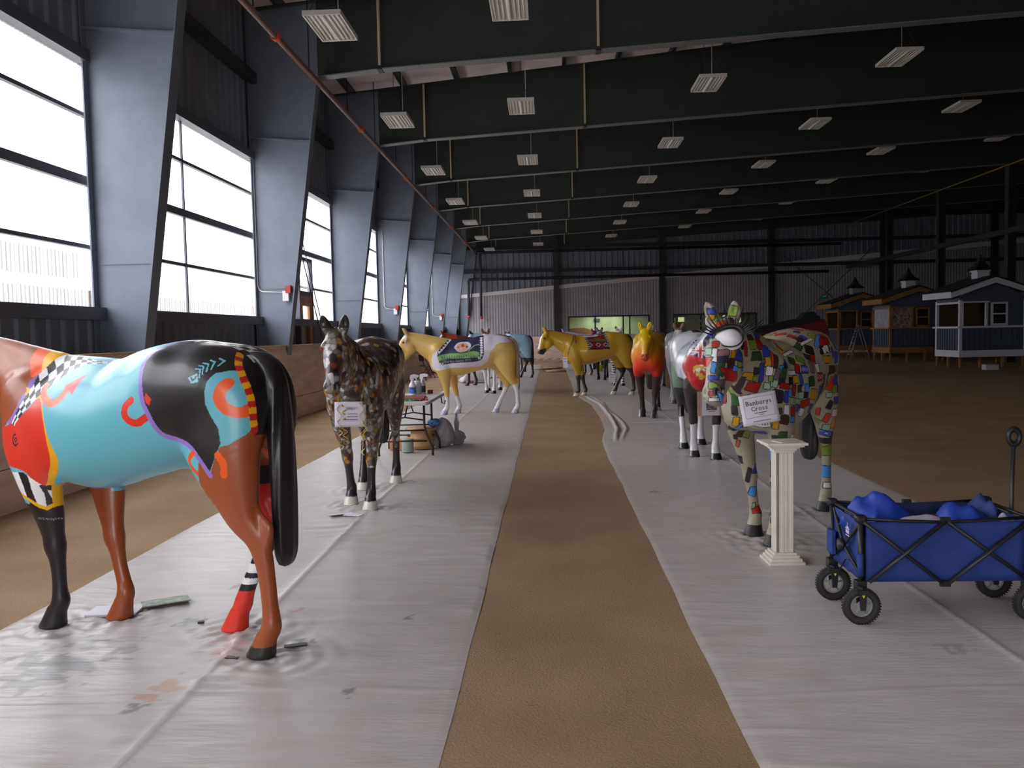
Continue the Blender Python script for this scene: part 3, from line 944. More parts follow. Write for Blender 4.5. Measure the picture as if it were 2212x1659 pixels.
def make_horse(name, loc, yaw, h, paint, tail_paint, label, sub=False, rough=0.3, coat=0.5, scale=1.0, bump=0.0, lift=0.0, group='painted horse sculptures on the plastic sheets'):
    V, Q = body_geo(h, sub)
    root = empty(name, (loc[0], loc[1], 0.004), math.radians(yaw), label, 'horse', group)
    root.scale = (scale,) * 3
    m = paint_mat('painted_fibreglass_%02d_%02d_%02d' % (rough * 100, coat * 100, bump * 100), rough, coat, bump)
    b = np_mesh('body', head_up(V, lift) if lift else V, Q, m, root)
    C = paint(V)
    set_paint(b, C)
    TV, TQ = tail_geo(max(h, .008))
    t = np_mesh('tail', TV, TQ, m, root)
    set_paint(t, tail_paint(TV) if callable(tail_paint) else base_paint(TV, tail_paint))
    return root
BAN = """
b 1.36 -.067 1.644 .004 .024 .001 -.004 -0 -.016
y 1.345 -.065 1.609 -.004 .015 -.003 -.006 -.005 -.013
l 1.303 -.026 1.616 -.029 .009 -0 .016 .006 -.013
l 1.353 .076 1.644 -.013 .014 -.002 0 -.003 -.028
o 1.345 0 1.565 0 .03 -.001 .016 .006 -.02
n 1.329 .054 1.584 .002 .019 -.001 -.006 -.002 -.016
b 1.378 -.053 1.499 .017 .028 .002 .03 .013 -.026
k 1.401 -.079 1.444 .009 .02 .009 .003 .011 -.016
r 1.437 -0 1.428 0 .02 -0 .006 .002 -.015
m 1.43 -.054 1.382 .025 .031 -.002 .001 -.003 -.018
w 1.455 0 1.359 0 .015 -0 .007 .002 -.038
p 1.432 .053 1.373 -.022 .027 .003 .001 .002 -.016
y 1.365 .092 1.371 -.02 .004 -.001 -.005 -.002 -.023
b 1.27 .099 1.369 -.047 .007 -.002 .014 .004 -.03
o 1.418 -.066 1.316 .043 .028 .001 -.012 -.007 -.024
lb 1.473 .005 1.277 -.001 .013 -.001 .007 -0 -.03
g 1.455 .043 1.272 -.016 .016 -.004 .01 -.003 -.037
d 1.436 .053 1.332 -.023 .022 .004 -.001 .002 -.016
n 1.365 .08 1.308 -.037 .004 -.004 -.003 -.006 -.027
r 1.355 .06 1.242 -.072 -.003 .006 -.079 -.016 -.027
b 1.49 .009 1.213 -.004 .029 -.002 .004 -0 -.014
l 1.499 .012 1.165 -.005 .024 0 .002 .001 -.019
r 1.5 .01 1.116 -.003 .019 0 -0 -0 -.013
k 1.478 .045 1.133 .008 .017 .001 -.002 -.001 -.017
w 1.428 .059 1.13 -.038 -.004 -.006 .025 .004 -.012
t 1.428 .058 1.175 -.048 -0 .006 -.038 -.001 -.023
lb 1.466 .059 1.087 -.021 .007 -.005 -.005 -.007 -.019
w 1.482 .016 1.078 -.005 .027 0 -.001 -0 -.009
lb 1.31 .09 1.281 -.016 .008 -.001 -.003 -.001 -.014
l 1.266 .106 1.309 -.025 .004 -.001 -.001 -0 -.015
lb 1.186 .1 1.285 -.053 -.005 -.002 -.004 -.001 -.008
r 1.106 .086 1.42 -.016 .002 -0 -.004 .001 -.043
l .988 .093 1.446 -.058 .003 .001 .014 .007 -.031
r .862 .099 1.445 -.048 .001 .002 .029 .015 -.033
b .814 .127 1.397 -.043 .007 .001 .028 .011 -.033
g .96 .109 1.365 -.064 .011 -.001 .002 .002 -.025
k 10 .1 1.309 -.055 .015 .001 -.006 -0 -.017
y .838 .146 1.322 -.027 .012 -.001 .008 .002 -.028
k 1.156 .079 1.44 -.018 .002 -0 .001 0 -.02
y 1.025 .071 1.233 -.042 .018 -.006 -.009 -.006 -.022
d .958 .107 1.263 -.025 .008 -.001 -.005 -.002 -.02
b .9 .124 1.25 -.02 .007 -.001 -.006 -.004 -.057
w .836 .156 1.259 -.02 .015 -.005 .006 -.003 -.027
l .954 .096 1.213 -.017 .007 -.001 -.006 -.002 -.014
n 1.026 .019 1.178 -.011 .014 -.005 -.039 -.024 -.043
r .939 .077 1.154 -.049 .024 -.01 -.014 -.01 -.03
m .842 .143 1.156 -.013 .017 -.005 .001 -.003 -.018
m .811 .185 1.171 -.016 .016 -.005 .003 -.003 -.02
o .787 .166 1.346 -.007 .005 -.001 .032 .007 -.045
n .776 .187 1.323 -.011 .009 -.003 .028 -0 -.039
y .405 .118 1.392 -.039 .008 .002 .042 .016 -.024
b .619 .203 1.32 -.039 .003 -.01 .107 .015 -.021
lb .735 .216 1.276 -.028 .007 -.001 .005 .001 -.014
w .381 .158 1.367 .001 .009 -.007 .076 .003 -.021
g .434 .198 1.313 -.028 .013 -.007 .036 .005 -.017
k .669 .221 1.285 -.019 .001 -.005 .091 .007 -.022
g .72 .224 1.237 -.029 .006 -.008 .036 -.004 -.028
w .564 .229 1.234 -.074 -.001 -.005 .021 .005 -.012
t .788 .2 1.238 -.014 .01 -.006 .015 -.007 -.03
d .75 .22 1.18 -.029 .01 -.002 .001 0 -.018
r .714 .233 1.149 -.053 .014 -.008 .007 -.001 -.015
k .611 .241 1.18 -.042 .001 -.002 .01 .003 -.02
y .507 .246 1.185 -.038 .006 -.001 .007 .004 -.022
d .788 .203 1.083 -.034 .023 -.007 .006 -.004 -.039
b .713 .237 1.076 -.021 .006 -.003 .011 -.002 -.033
lb .652 .248 1.099 -.026 .003 -.003 .011 .001 -.023
r .572 .25 1.114 -.039 .001 -.004 .021 .003 -.032
m .57 .255 1.032 -.087 -.003 -.01 .02 .002 -.019
w .713 .239 .987 -.024 .009 -.002 -.001 -0 -.03
r .619 .259 .971 -.041 .002 -.003 .003 .001 -.027
g .778 .205 .982 -.021 .014 -.001 -.002 -.001 -.016
n .721 .228 .917 -.034 .017 -.007 -.001 -.005 -.025
lb .631 .258 .913 -.029 .004 -.003 -.003 -.001 -.019
y .766 .179 .887 -.013 .015 -.001 -.017 -.005 -.029
b .567 .022 .799 -.065 .034 -.015 -.079 -.027 -.029
y .822 -.082 .899 -.002 .018 -.003 -.019 -.013 -.032
r .792 -.039 .872 -.006 .02 0 -.01 -.003 -.01
k .853 -.08 .981 .002 .019 -0 -.007 -.004 -.028
l .55 -.091 .794 -.031 .013 -.007 -.021 -.012 -.03
n .598 -.124 .798 -.017 .012 -.006 -.015 -.012 -.026
lb .755 -.111 .844 -.008 .005 -.005 -.095 -.044 -.033
k .591 -.163 .766 0 .011 .001 -.011 -.004 -.015
q .549 -.16 .712 -.002 .01 -.003 -.018 -.012 -.024
P .818 .097 .894 -.009 .051 -.004 -.013 -.006 -.022
g .102 .138 1.415 -.012 .039 -.021 .047 .003 -.019
k .015 .219 1.381 -.033 .02 -.012 .05 .004 -.023
n .133 .23 1.331 -.033 .011 -.01 .045 .006 -.011
l -.204 .189 1.487 -.009 .028 -.012 .037 .004 -.014
lb -.179 .232 1.443 -.01 .013 -.01 .073 -.003 -.035
r -.31 .261 1.445 -.11 .003 .001 .056 .015 -.026
K -.233 .282 1.38 -.101 .015 .01 -.001 .008 -.026
y -.225 .295 1.298 -.082 .007 -.001 .002 .003 -.024
lb -.594 .277 1.403 -.059 .001 -.001 .059 .013 -.032
b -.491 .302 1.308 -.044 .002 -.002 .005 .001 -.039
n -.363 .295 1.214 -.105 0 -.003 -.022 -.003 -.028
d -.609 .288 1.204 -.032 0 -.001 -.009 -.002 -.031
r .059 .253 1.317 -.024 .009 -.006 .044 .003 -.02
l .309 .228 1.317 -.036 .018 -.014 .031 .003 -.011
r .43 .236 1.256 -.024 .009 -.005 .038 .003 -.026
B .33 .265 1.249 -.045 .01 -.002 .024 .006 -.024
p .176 .276 1.257 -.046 .003 -.005 .075 .013 -.03
w .06 .287 1.246 -.03 .003 -.001 .027 .006 -.027
R .042 .303 1.179 -.061 .002 -.003 .011 .003 -.025
b .429 .264 1.18 -.017 .005 -0 .012 .006 -.04
g .273 .3 1.16 -.052 .006 -.001 .006 .004 -.029
y .221 .305 1.06 -.071 .001 -.007 -.006 -.004 -.034
b .026 .297 1.067 -.042 -0 -.004 -.02 -.008 -.036
t -.084 .303 1.157 -.03 -0 -.002 -.006 -.001 -.029
o -.448 .263 1.099 -.041 .007 -.004 -.024 -.01 -.05
b -.55 .285 1.125 -.046 .004 -.004 .005 -.002 -.034
g -.661 .283 1.052 -.076 0 -.005 .001 0 -.034
l -.525 .277 1.053 -.023 .005 -.001 -.005 -.001 -.028
m -.475 .251 1.004 -.028 .015 -.002 -.005 -.001 -.018
r .369 .277 1.005 -.066 .015 .003 -.024 -.001 -.023
w .377 .251 .94 -.033 .004 -.006 -.013 -.01 -.026
b .223 .276 .957 -.042 -.001 -.005 -.031 -.012 -.03
t 0 .268 .993 -.08 -.002 -.011 -.019 -.01 -.024
b -.662 .278 .95 -.101 .001 -.003 -.025 -.002 -.025
k -.516 .248 .921 -.024 .01 -.009 .004 -.012 -.028
w -.697 .262 .845 -.11 .001 -.005 -.035 -.003 -.029
y -.724 .24 .748 -.091 0 -.011 -.012 -.005 -.036
o -.55 .215 .81 -.018 .013 -.006 -.015 -.012 -.036
m -.608 .201 .726 -.021 .023 -.001 -.015 -.003 -.023
B -.729 .22 .658 -.109 .002 -.011 -.025 -.005 -.022
k -.795 .198 .593 -.109 0 -.01 -.017 -.002 -.021
l -.832 .188 .508 -.086 -0 -.011 .001 0 -.04
lb -.843 .179 .325 -.075 .001 -.013 .013 -.001 -.042
w -.814 .159 .212 -.013 .025 -0 .001 0 -.021
b .364 -.08 .508 -.044 -.003 -.007 .025 .008 -.025
k .438 -.117 .464 -.003 .012 -.003 -.006 -.014 -.05
lb .383 -.101 .337 -.013 .018 -.003 -.006 -.005 -.033
m .354 -.105 .223 -.002 .008 0 -.004 -.001 -.02
r .313 -.074 .191 -.04 .01 -.006 .01 .003 -.023
lb .633 .111 .654 .027 .029 .004 -.023 -.008 -.05
n .577 .087 .545 .045 .025 .008 -.013 -.004 -.051
k .561 .082 .419 .064 .036 .012 -.032 -.011 -.03
r .576 .114 .388 .002 .009 .001 -.01 -.003 -.032
lb .559 .097 .317 .015 .019 .004 -.001 -0 -.017
t .555 .093 .268 .012 .012 .003 .001 0 -.014
n .574 .099 .177 .005 .018 .003 .005 .001 -.014
g .69 .206 .794 -.019 .021 -.001 -.012 -.004 -.034
k .699 .151 .78 .004 .017 .001 -.01 -.003 -.022
w .553 .241 .77 -.069 -.002 -.008 -.022 -.006 -.03
r .605 .085 .708 .061 .034 .004 -.021 -.011 -.016
r -.004 .079 1.481 -.001 .024 -.007 .03 .005 -.012
b -.065 .15 1.467 .005 .024 -.016 .044 .002 -.013
n .013 .127 1.456 .014 .014 -.012 .074 -.009 -.023
w -.048 .179 1.442 .001 .008 -.007 .087 -0 -.025
r -.36 .223 1.482 -.06 .007 -.001 .041 .01 -.011
o -.486 .159 .866 -.001 .013 -.003 -.019 -.011 -.028
n -.053 .295 1.085 -.043 -0 -.004 -.018 -.007 -.032
lb .367 .289 1.112 -.027 .006 -.002 .002 .001 -.029
k .38 .285 1.066 -.029 .006 -.002 -.003 -.001 -.018
m .447 .268 1.069 -.03 .007 -.002 -.003 -.001 -.021
n .47 .263 1.117 -.023 .005 -.001 .002 .001 -.02
b .483 .247 .979 -.037 -.001 -.004 -.009 -.005 -.024
d -.764 .211 .636 -.062 0 -.007 -.016 -.003 -.023
R -.66 .28 1.204 -.061 0 -.003 0 0 -.028
w -.676 .278 1.124 -.049 0 -.003 .011 .002 -.041
r -.684 .279 1.02 -.044 0 -.003 .002 0 -.035
l .828 .164 1.206 -.009 .011 -0 0 -0 -.017
t .88 .131 1.326 -.019 .005 -.001 .003 .001 -.013
n .998 .078 1.492 -.054 -0 -.001 .018 .006 -.013
b .809 .063 1.504 -.062 -.002 -.001 .038 .012 -.016
lb 1.053 .057 1.547 -.054 -.003 -0 .019 .006 -.012
y .909 .033 1.558 -.03 .004 -.003 .048 .013 -.012"""
BAND3 = np.array([(-0.703, 0.107, 1.476), (-0.738, 0.165, 1.433), (-0.774, 0.184, 1.372), (-0.800, 0.183, 1.311), (-0.815, 0.180, 1.256), (-0.821, 0.181, 1.203), (-0.824, 0.179, 1.140), (-0.825, 0.177, 1.114)])
EYE_C = (1.395, 0.070, 1.502)
EYE_N = (0.70, 0.18, 0.68)
# ---------------------------------------------------------------- paint schemes
def ramp_rows(P, top, bot, n):
    """(t along, v across) of points between two lines of control points (side view)"""
    x, z = P[:, 0], P[:, 2]
    a = smooth_poly(top, 8, False); b = smooth_poly(bot, 8, False)
    def res(p):
        s = np.r_[0, np.cumsum(np.hypot(*np.diff(p, axis=0).T))]
        t = np.linspace(0, s[-1], n)
        return np.stack([np.interp(t, s, p[:, 0]), np.interp(t, s, p[:, 1])], -1)
    a, b = res(a), res(b)
    best = np.full(len(x), 9.0); T = np.zeros(len(x)); Vv = np.zeros(len(x))
    for i in range(n):
        d = b[i] - a[i]
        L = d @ d
        v = ((x - a[i, 0]) * d[0] + (z - a[i, 1]) * d[1]) / L
        vc = np.clip(v, -.05, 1.05)
        e = np.hypot(x - a[i, 0] - vc * d[0], z - a[i, 1] - vc * d[1])
        m = e < best
        best[m] = e[m]; T[m] = i / (n - 1); Vv[m] = v[m]
    return T, Vv, best

def paint_turquoise(P):
    x, y, z = P.T
    L = leg_of(P)
    TEAL, BROWN, BLACK, PURP, YEL, ORG, RED, WHT = (104, 186, 204), (158, 76, 34), (30, 26, 30), (150, 118, 205), (244, 178, 20), (246, 92, 18), (226, 52, 34), (240, 240, 240)
    C = base_paint(P, TEAL)
    side = y > -.02
    S2 = lambda poly: inside(smooth_poly(poly, 5), x, z)
    # neck and head brown
    bound = [(.69, 1.60), (.68, 1.50), (.664, 1.441), (.606, 1.388), (.585, 1.367), (.583, 1.316), (.605, 1.258), (.65, 1.19), (.72, 1.12), (1.0, 1.0), (2, 1), (2, 2), (.69, 2)]
    neck = inside(bound, x, z)
    put(C, neck, BROWN)
    # coloured bands at the base of the neck
    put(C, inside([(.69, 1.6), (.70, 1.52), (.69, 1.45), (.615, 1.375), (.56, 1.36), (.575, 1.42), (.6, 1.47), (.6, 1.6)], x, z), ORG)
    put(C, inside([(.605, 1.6), (.612, 1.47), (.60, 1.43), (.572, 1.395), (.50, 1.40), (.46, 1.6)], x, z), YEL)
    put(C, inside([(.575, 1.405), (.592, 1.365), (.60, 1.35), (.59, 1.30), (.54, 1.29), (.52, 1.34)], x, z), PURP)
    put(C, inside([(.60, 1.32), (.59, 1.30), (.60, 1.262), (.56, 1.24), (.53, 1.30)], x, z), YEL)
    put(C, inside([(.60, 1.29), (.64, 1.20), (.70, 1.14), (.68, 1.10), (.60, 1.14), (.55, 1.24)], x, z), PURP)
    # chest patch
    red = inside(smooth_poly([(.49, 1.265), (.571, 1.191), (.70, 1.12), (.90, 1.07), (.90, .93), (.61, .89), (.535, .841), (.482, .799), (.451, .883), (.387, .974), (.388, 1.101), (.426, 1.188)], 5), x, z)
    yl = [(.492, 1.27), (.432, 1.19), (.392, 1.10), (.372, 1.03), (.364, .975), (.385, .93), (.446, .867), (.474, .80)]
    put(C, dist_line(smooth_poly(yl, 5, False), x, z) < .0175 + .022 * np.clip(1 - np.abs(z - .95) / .12, 0, 1), YEL)
    put(C, red, RED)
    cm = np.hypot((x - .630) * 1.3, z - 1.045)
    cs = (y > 0) & (((cm < .034) & (cm > .024) & ~((x < .63) & (z > 1.03))) | (cm < .014) & (cm > .006))
    put(C, cs, BLACK)
    # black forelegs and zebra cuffs
    cuff = [(.86, .86), (.585, .875), (.535, .841), (.482, .799), (.452, .789), (.445, .70), (.46, .69), (.50, .672), (.60, .725), (.86, .74)]
    lf = (L == 1)
    put(C, lf & (z < .70), BLACK)
    cf = inside(cuff, x, z) & (y > 0)
    put(C, cf, WHT)
    for q in ([(.62, .88), (.60, .80), (.585, .70), (.54, .70), (.548, .78), (.562, .86)], [(.505, .80), (.49, .76), (.493, .66), (.462, .66), (.472, .75), (.484, .80)], [(.464, .813), (.445, .806), (.447, .782), (.458, .772), (.50, .79)]):
        put(C, cf & inside(smooth_poly(q, 4), x, z) | (lf & inside(q, x, z) & (z > .68)), BLACK)
    put(C, (dist_line([(.66, .755), (.584, .725), (.527, .69), (.495, .677), (.461, .695), (.452, .79)], x, z) < .010) & (y > 0), YEL)
    put(C, (L == 2) & (z < .74) | ((y < -.02) & (z < .72) & (x > .2)), BROWN)
    put(C, (dist_line([(.60, .745), (.45, .745), (.30, .76)], x, z) < .010) & (y < 0), PURP)
    # check band over the withers
    T, v, e = ramp_rows(P, [(.66, 1.14), (.60, 1.24), (.578, 1.285), (.567, 1.325), (.575, 1.385), (.545, 1.445), (.50, 1.485), (.40, 1.478), (.28, 1.456), (.16, 1.44)],
                        [(.635, 1.130), (.575, 1.195), (.519, 1.255), (.474, 1.294), (.433, 1.335), (.405, 1.375), (.36, 1.405), (.30, 1.432), (.22, 1.438), (.15, 1.436)], 260)
    band = (v > -.02) & (v < 1.02) & (e < .012)
    chk = (np.floor(T * 17) + np.floor(np.clip(v, 0, .999) * 3)) % 2
    put(C, band & (chk < 1), WHT); put(C, band & (chk >= 1), BLACK)
    # curved arrows
    def stroke(pts, wd, rgb, n=6):
        put(C, dist_line(smooth_poly(pts, n, False), x, z) < wd, rgb)
    stroke([(.482, 1.318), (.462, 1.285), (.43, 1.262), (.38, 1.244), (.335, 1.245), (.30, 1.265), (.275, 1.302)], .021, (250, 110, 70))
    put(C, inside([(.318, 1.322), (.205, 1.385), (.218, 1.285), (.255, 1.305)], x, z), (250, 90, 90))
    # quarter: black field, purple edge
    edge = [(-.30, 1.56), (-.267, 1.50), (-.252, 1.43), (-.257, 1.345), (-.273, 1.256), (-.301, 1.194), (-.332, 1.122), (-.365, 1.086), (-.443, 1.066), (-.515, 1.046), (-.566, 1.00), (-.636, .905)]
    stroke([(-.200, 1.262), (-.166, 1.232), (-.160, 1.19), (-.19, 1.158), (-.235, 1.154), (-.28, 1.178)], .019, RED)
    blk = edge + [(-.640, .93), (-.676, 1.00), (-.702, 1.061), (-.693, 1.129), (-.655, 1.196), (-.636, 1.244), (-.635, 1.31), (-.645, 1.355), (-.675, 1.39), (-.72, 1.40), (-.84, 1.40), (-.95, 1.40), (-.95, 1.6), (-.5, 1.62)]
    bf = inside(blk, x, z)
    # brown hind quarter below
    brn = [(-.640, .92), (-.676, 1.00), (-.699, 1.045), (-.74, 1.053), (-.803, 1.098), (-.823, 1.127), (-1.1, 1.15), (-1.1, .0), (-.64, 0), (-.60, .70), (-.566, .79), (-.535, .845), (-.575, .975), (-.636, .905)]
    rear = (x < -.35) & (z < 1.14)
    put(C, inside(brn, x, z) & rear, BROWN)
    put(C, (L == 3) & (z < .78), BROWN)
    put(C, bf, BLACK)
    stroke(edge, .0125, PURP)
    put(C, inside([(-.292, 1.30), (-.325, 1.268), (-.312, 1.238), (-.296, 1.25), (-.285, 1.27)], x, z), RED)
    stroke([(-.729, 1.342), (-.705, 1.312), (-.700, 1.268), (-.722, 1.230), (-.765, 1.206), (-.80, 1.205), (-.822, 1.225)], .026, ORG)
    stroke([(-.545, 1.012), (-.505, .98), (-.50, .945), (-.545, .912)], .013, ORG)
    stroke([(-.685, 1.005), (-.708, .968), (-.708, .91)], .017, ORG)
    sb = smooth_poly(BAND3, 8, False)
    ws = np.full(len(x), 9.0); tt = np.zeros(len(x)); sl = 0
    for p0, p1 in zip(sb, sb[1:]):
        dv = p1 - p0
        l = np.linalg.norm(dv)
        t = np.clip((P - p0) @ dv / (l * l), 0, 1)
        q = np.linalg.norm(P - p0 - t[:, None] * dv, axis=1)
        m = q < ws
        ws[m] = q[m]; tt[m] = sl + t[m] * l
        sl += l
    yb = np.interp(z, sb[::-1, 2], sb[::-1, 1])
    put(C, (x < -.66) & (z > 1.09) & (np.abs(y) < yb), BLACK)
    st = (ws < .019) & (y > 0)
    put(C, st & ((tt / .031).astype(int) % 2 == 0), YEL); put(C, st & ((tt / .031).astype(int) % 2 == 1), (200, 40, 40))
    # feather mark
    LB = (120, 196, 214)
    put(C, inside([(-.545, 1.372), (-.590, 1.392), (-.604, 1.352), (-.566, 1.345)], x, z), LB)
    put(C, dist_line([(-.562, 1.372), (-.572, 1.360), (-.584, 1.366), (-.588, 1.378)], x, z) < .004, BLACK)
    for a, b, c in (((-.575, 1.412), (-.602, 1.410), (-.606, 1.372)), ((-.588, 1.428), (-.614, 1.424), (-.617, 1.388)), ((-.605, 1.440), (-.632, 1.434), (-.634, 1.40)), ((-.632, 1.452), (-.655, 1.443), (-.652, 1.41)), ((-.665, 1.459), (-.69, 1.446), (-.676, 1.425))):
        put(C, dist_line([a, b], x, z) < .0028, LB); put(C, dist_line([b, c], x, z) < .0035, LB)
    # checks along the croup
    top = (np.abs(y) < .075) & (x < -.40) & (x > -.80) & (z > 1.42)
    ck = (np.floor(x / .042) + np.floor((y + .075) / .05)) % 2
    put(C, top & (ck < 1), WHT); put(C, top & (ck >= 1), BLACK)
    # off hind leg
    rh = (L == 4)
    put(C, rh, RED)
    put(C, (y < 0) & (x < -.42) & (z >= .80) & (z < .90), (36, 30, 32))
    put(C, rh & (z < .60) & (z > .345), BLACK)
    put(C, rh & (z < .345) & (z > .20), BLACK)
    for a, b in ((.325, .375), (.262, .296)):
        put(C, rh & (z > a) & (z < b), WHT)
    put(C, rh & (z < .225), RED)
    put(C, (L == 3) & hoof_mask(P) & (z < .062), (38, 34, 34))
    put(C, (np.hypot(x - 1.355, z - 1.425) < .022) & (np.abs(y) > .07), (20, 16, 14))
    return C

TILE = dict(r=(178, 30, 22), o=(208, 62, 30), b=(52, 70, 178), k=(42, 36, 44), n=(72, 40, 36), g=(48, 84, 46), l=(126, 150, 58), y=(206, 154, 22), w=(226, 224, 230), m=(150, 184, 158), p=(140, 100, 104), d=(46, 40, 60), t=(104, 90, 96), q=(178, 96, 70))
TILE['lb'] = (72, 138, 214)
def paint_patchwork(P):
    N = len(P)
    x, y, z = P.T
    C = base_paint(P, (166, 158, 138))
    C *= (0.96 + 0.08 * vnoise(P, 6, 3))[:, None]
    rows = [r.split() for r in BAN.strip().split('\n')]
    done = []
    taken = np.zeros(N, bool)
    def patch(c, cen, A, B):
        rad = np.linalg.norm(A) + np.linalg.norm(B)
        m = np.where((np.abs(P - cen) < rad + .02).all(1))[0]
        if len(m) == 0: return
        D = P[m] - cen
        G = np.stack([A, B], 1)
        nrm = np.cross(A, B); nrm /= np.linalg.norm(nrm) + 1e-9
        uv = D @ np.linalg.pinv(G).T
        ok = np.abs(D @ nrm) < max(.035, .6 * rad)
        la, lb_ = np.linalg.norm(A), np.linalg.norm(B)
        r = .32 * min(la, lb_)
        j = np.random.default_rng(int(abs(cen[0] * 1e4))).uniform(-.07, .07, 4)
        qx = np.abs(uv[:, 0] + j[0] * uv[:, 1]) * la - (la * (1 + j[1] * uv[:, 1]) - r)
        qy = np.abs(uv[:, 1] + j[2] * uv[:, 0]) * lb_ - (lb_ * (1 + j[3] * uv[:, 0]) - r)
        sd = np.hypot(np.maximum(qx, 0), np.maximum(qy, 0)) + np.minimum(np.maximum(qx, qy), 0) - r
        out = ok & (sd < .0058)
        fill = ok & (sd < 0.0)
        C[m[out]] = lin((44, 40, 40))
        f = m[fill]
        u, v = uv[fill].T
        if c == 'P':                                    # white plaque with print
            C[f] = lin((224, 220, 226))
            pr = (np.abs(v) < .35) & ((np.sin(u * 19) > .2) & (np.abs(u) < .75))
            C[f[pr]] = lin((50, 46, 54))
        elif c == 'K':                                  # black with white horses' blots
            C[f] = lin((30, 28, 30))
            bl = vnoise(P[f], 26, 5) > .60
            C[f[bl]] = lin((214, 212, 216))
        elif c == 'B':
            C[f] = lin((60, 84, 170))
            pr = (np.abs(v) < .5) & (np.sin(u * 14) * np.cos(v * 5) > .25)
            C[f[pr]] = lin((200, 206, 226))
        elif c == 'R':
            C[f] = lin((168, 36, 40))
            pr = (np.abs(v) < .6) & (np.sin(u * 7) * np.sin(v * 7) > .2)
            C[f[pr]] = lin((214, 190, 200))
        else:
            C[f] = lin(TILE[c])
        taken[m[out]] = True
    for r in rows:
        v = np.array(r[1:], float)
        a_, b_ = v[3:6] * 1.08, v[6:9] * 1.08
        g = a_ @ b_ / (a_ @ a_)
        patch(r[0] if r[0] in TILE or r[0] in 'PKBR' else 'w', v[:3], a_, b_ - .6 * g * a_)
        done.append(v[:3])
    # the same kind of patches over the rest of the body
    R = np.random.default_rng(11)
    D = np.array(done)
    keys = list('robkngywmpdt') + ['lb', 'l', 'r', 'b', 'g']
    zmin = np.where(np.abs(y) > 0, .16, .16)
    cand = R.permutation(np.where((z > .16))[0])[:2600]
    for i in cand:
        p = P[i]
        leg = p[2] < .74
        if leg and R.random() < .55: continue
        if p[0] > 1.2 and p[1] > -.03: continue
        if p[1] > .02 and p[0] > -.15 and p[2] > .78: continue
        if p[1] > .02 and p[2] < .78: continue
        if .0 < p[0] < .42 and p[2] > 1.38: continue
        if (np.linalg.norm(D - p, axis=1) < (.082 if not leg else .12)).any(): continue
        D = np.vstack([D, p])
        n = p - np.array([p[0], 0, min(max(p[2], 1.0), 1.3)]) if not leg else p - np.array([p[0], np.sign(p[1]) * .14, p[2]])
        n = n / (np.linalg.norm(n) + 1e-6)
        a = np.cross(n, (0, 0, 1.0)); a /= np.linalg.norm(a) + 1e-6
        b = np.cross(a, n)
        an = R.uniform(-.35, .35)
        A = a * math.cos(an) + b * math.sin(an); B = b * math.cos(an) - a * math.sin(an)
        s1, s2 = R.uniform(.017, .032), R.uniform(.020, .045)
        if leg: s1, s2 = s1 * .8, s2
        patch(keys[R.integers(len(keys))], p, A * s1, B * s2)
    # pale saddle area on the back
    sad = (x > .02) & (x < .42) & (np.abs(y) < .13) & (z > 1.37)
    put(C, sad, (176, 168, 140))
    put(C, sad & (vnoise(P, 9, 8) > .66), (160, 70, 60))
    put(C, hoof_mask(P), (40, 36, 42))
    return C

def paint_pebbles(P):
    from mathutils import kdtree
    R = np.random.default_rng(5)
    N = len(P)
    x, y, z = P.T
    W = P * np.array([1.0, 1.0, 0.8])
    W = W + .016 * np.stack([vnoise(P, 14, s) - .5 for s in (1, 2, 3)], -1)
    perm = R.permutation(N)
    seeds = []
    kd0 = {}
    cell = .043
    for i in perm[:40000]:                       # Poisson-like seeds
        k = tuple((W[i] / cell).astype(int))
        if k in kd0: continue
        kd0[k] = 1
        seeds.append(i)
    sd = W[seeds]
    kd = kdtree.KDTree(len(sd))
    for i, s in enumerate(sd): kd.insert(s, i)
    kd.balance()
    pal = np.array([(44, 36, 34), (36, 30, 32), (68, 46, 38), (92, 54, 40), (128, 52, 34), (108, 106, 110), (140, 132, 128), (206, 200, 200), (156, 118, 44), (186, 142, 56), (82, 74, 74), (54, 50, 54), (126, 102, 74), (50, 36, 32)], float)
    pr = np.array([13, 11, 10, 9, 9, 11, 10, 10, 5, 3, 10, 9, 9, 10], float)
    col = R.choice(len(pal), len(sd), p=pr / pr.sum())
    # lighter and yellower stones on the face, breast and forelegs, as painted
    front = (P[seeds][:, 0] > .55) | ((P[seeds][:, 2] < .9) & (P[seeds][:, 0] > 0))
    alt = R.choice([7, 6, 8, 9, 5, 4, 12, 10, 0, 3], len(sd), p=[.22, .14, .09, .05, .14, .10, .08, .06, .08, .04])
    col = np.where(front & (R.random(len(sd)) < .75), alt, col)
    i1 = np.zeros(N, int); d1 = np.zeros(N); d2 = np.zeros(N)
    for n in range(N):
        (a, ia, da), (b, ib, db) = kd.find_n(W[n], 2)
        i1[n] = ia; d1[n] = da; d2[n] = db
    C = lin(pal[col[i1]])
    C *= (0.85 + .3 * R.random(len(sd)))[i1][:, None]
    edge = (d2 - d1) < .0065
    C[edge] = C[edge] * .35 + lin((40, 34, 34)) * .65
    put(C, (z < .375) & (z > 0), (44, 38, 46))
    put(C, hoof_mask(P) & (z < .080), (226, 220, 210))
    ear = (x > 1.26) & (z > 1.605) & (np.abs(y) > .03)
    put(C, ear, (46, 38, 36))
    fl = (np.abs(y) < .055) & (x > 1.27) & (z > 1.52) & ~ear
    C[fl] = C[fl] * .25 + lin((70, 62, 38)) * .75
    put(C, (np.hypot(x - 1.355, z - 1.425) < .020) & (np.abs(y) > .075), (22, 18, 16))
    return C

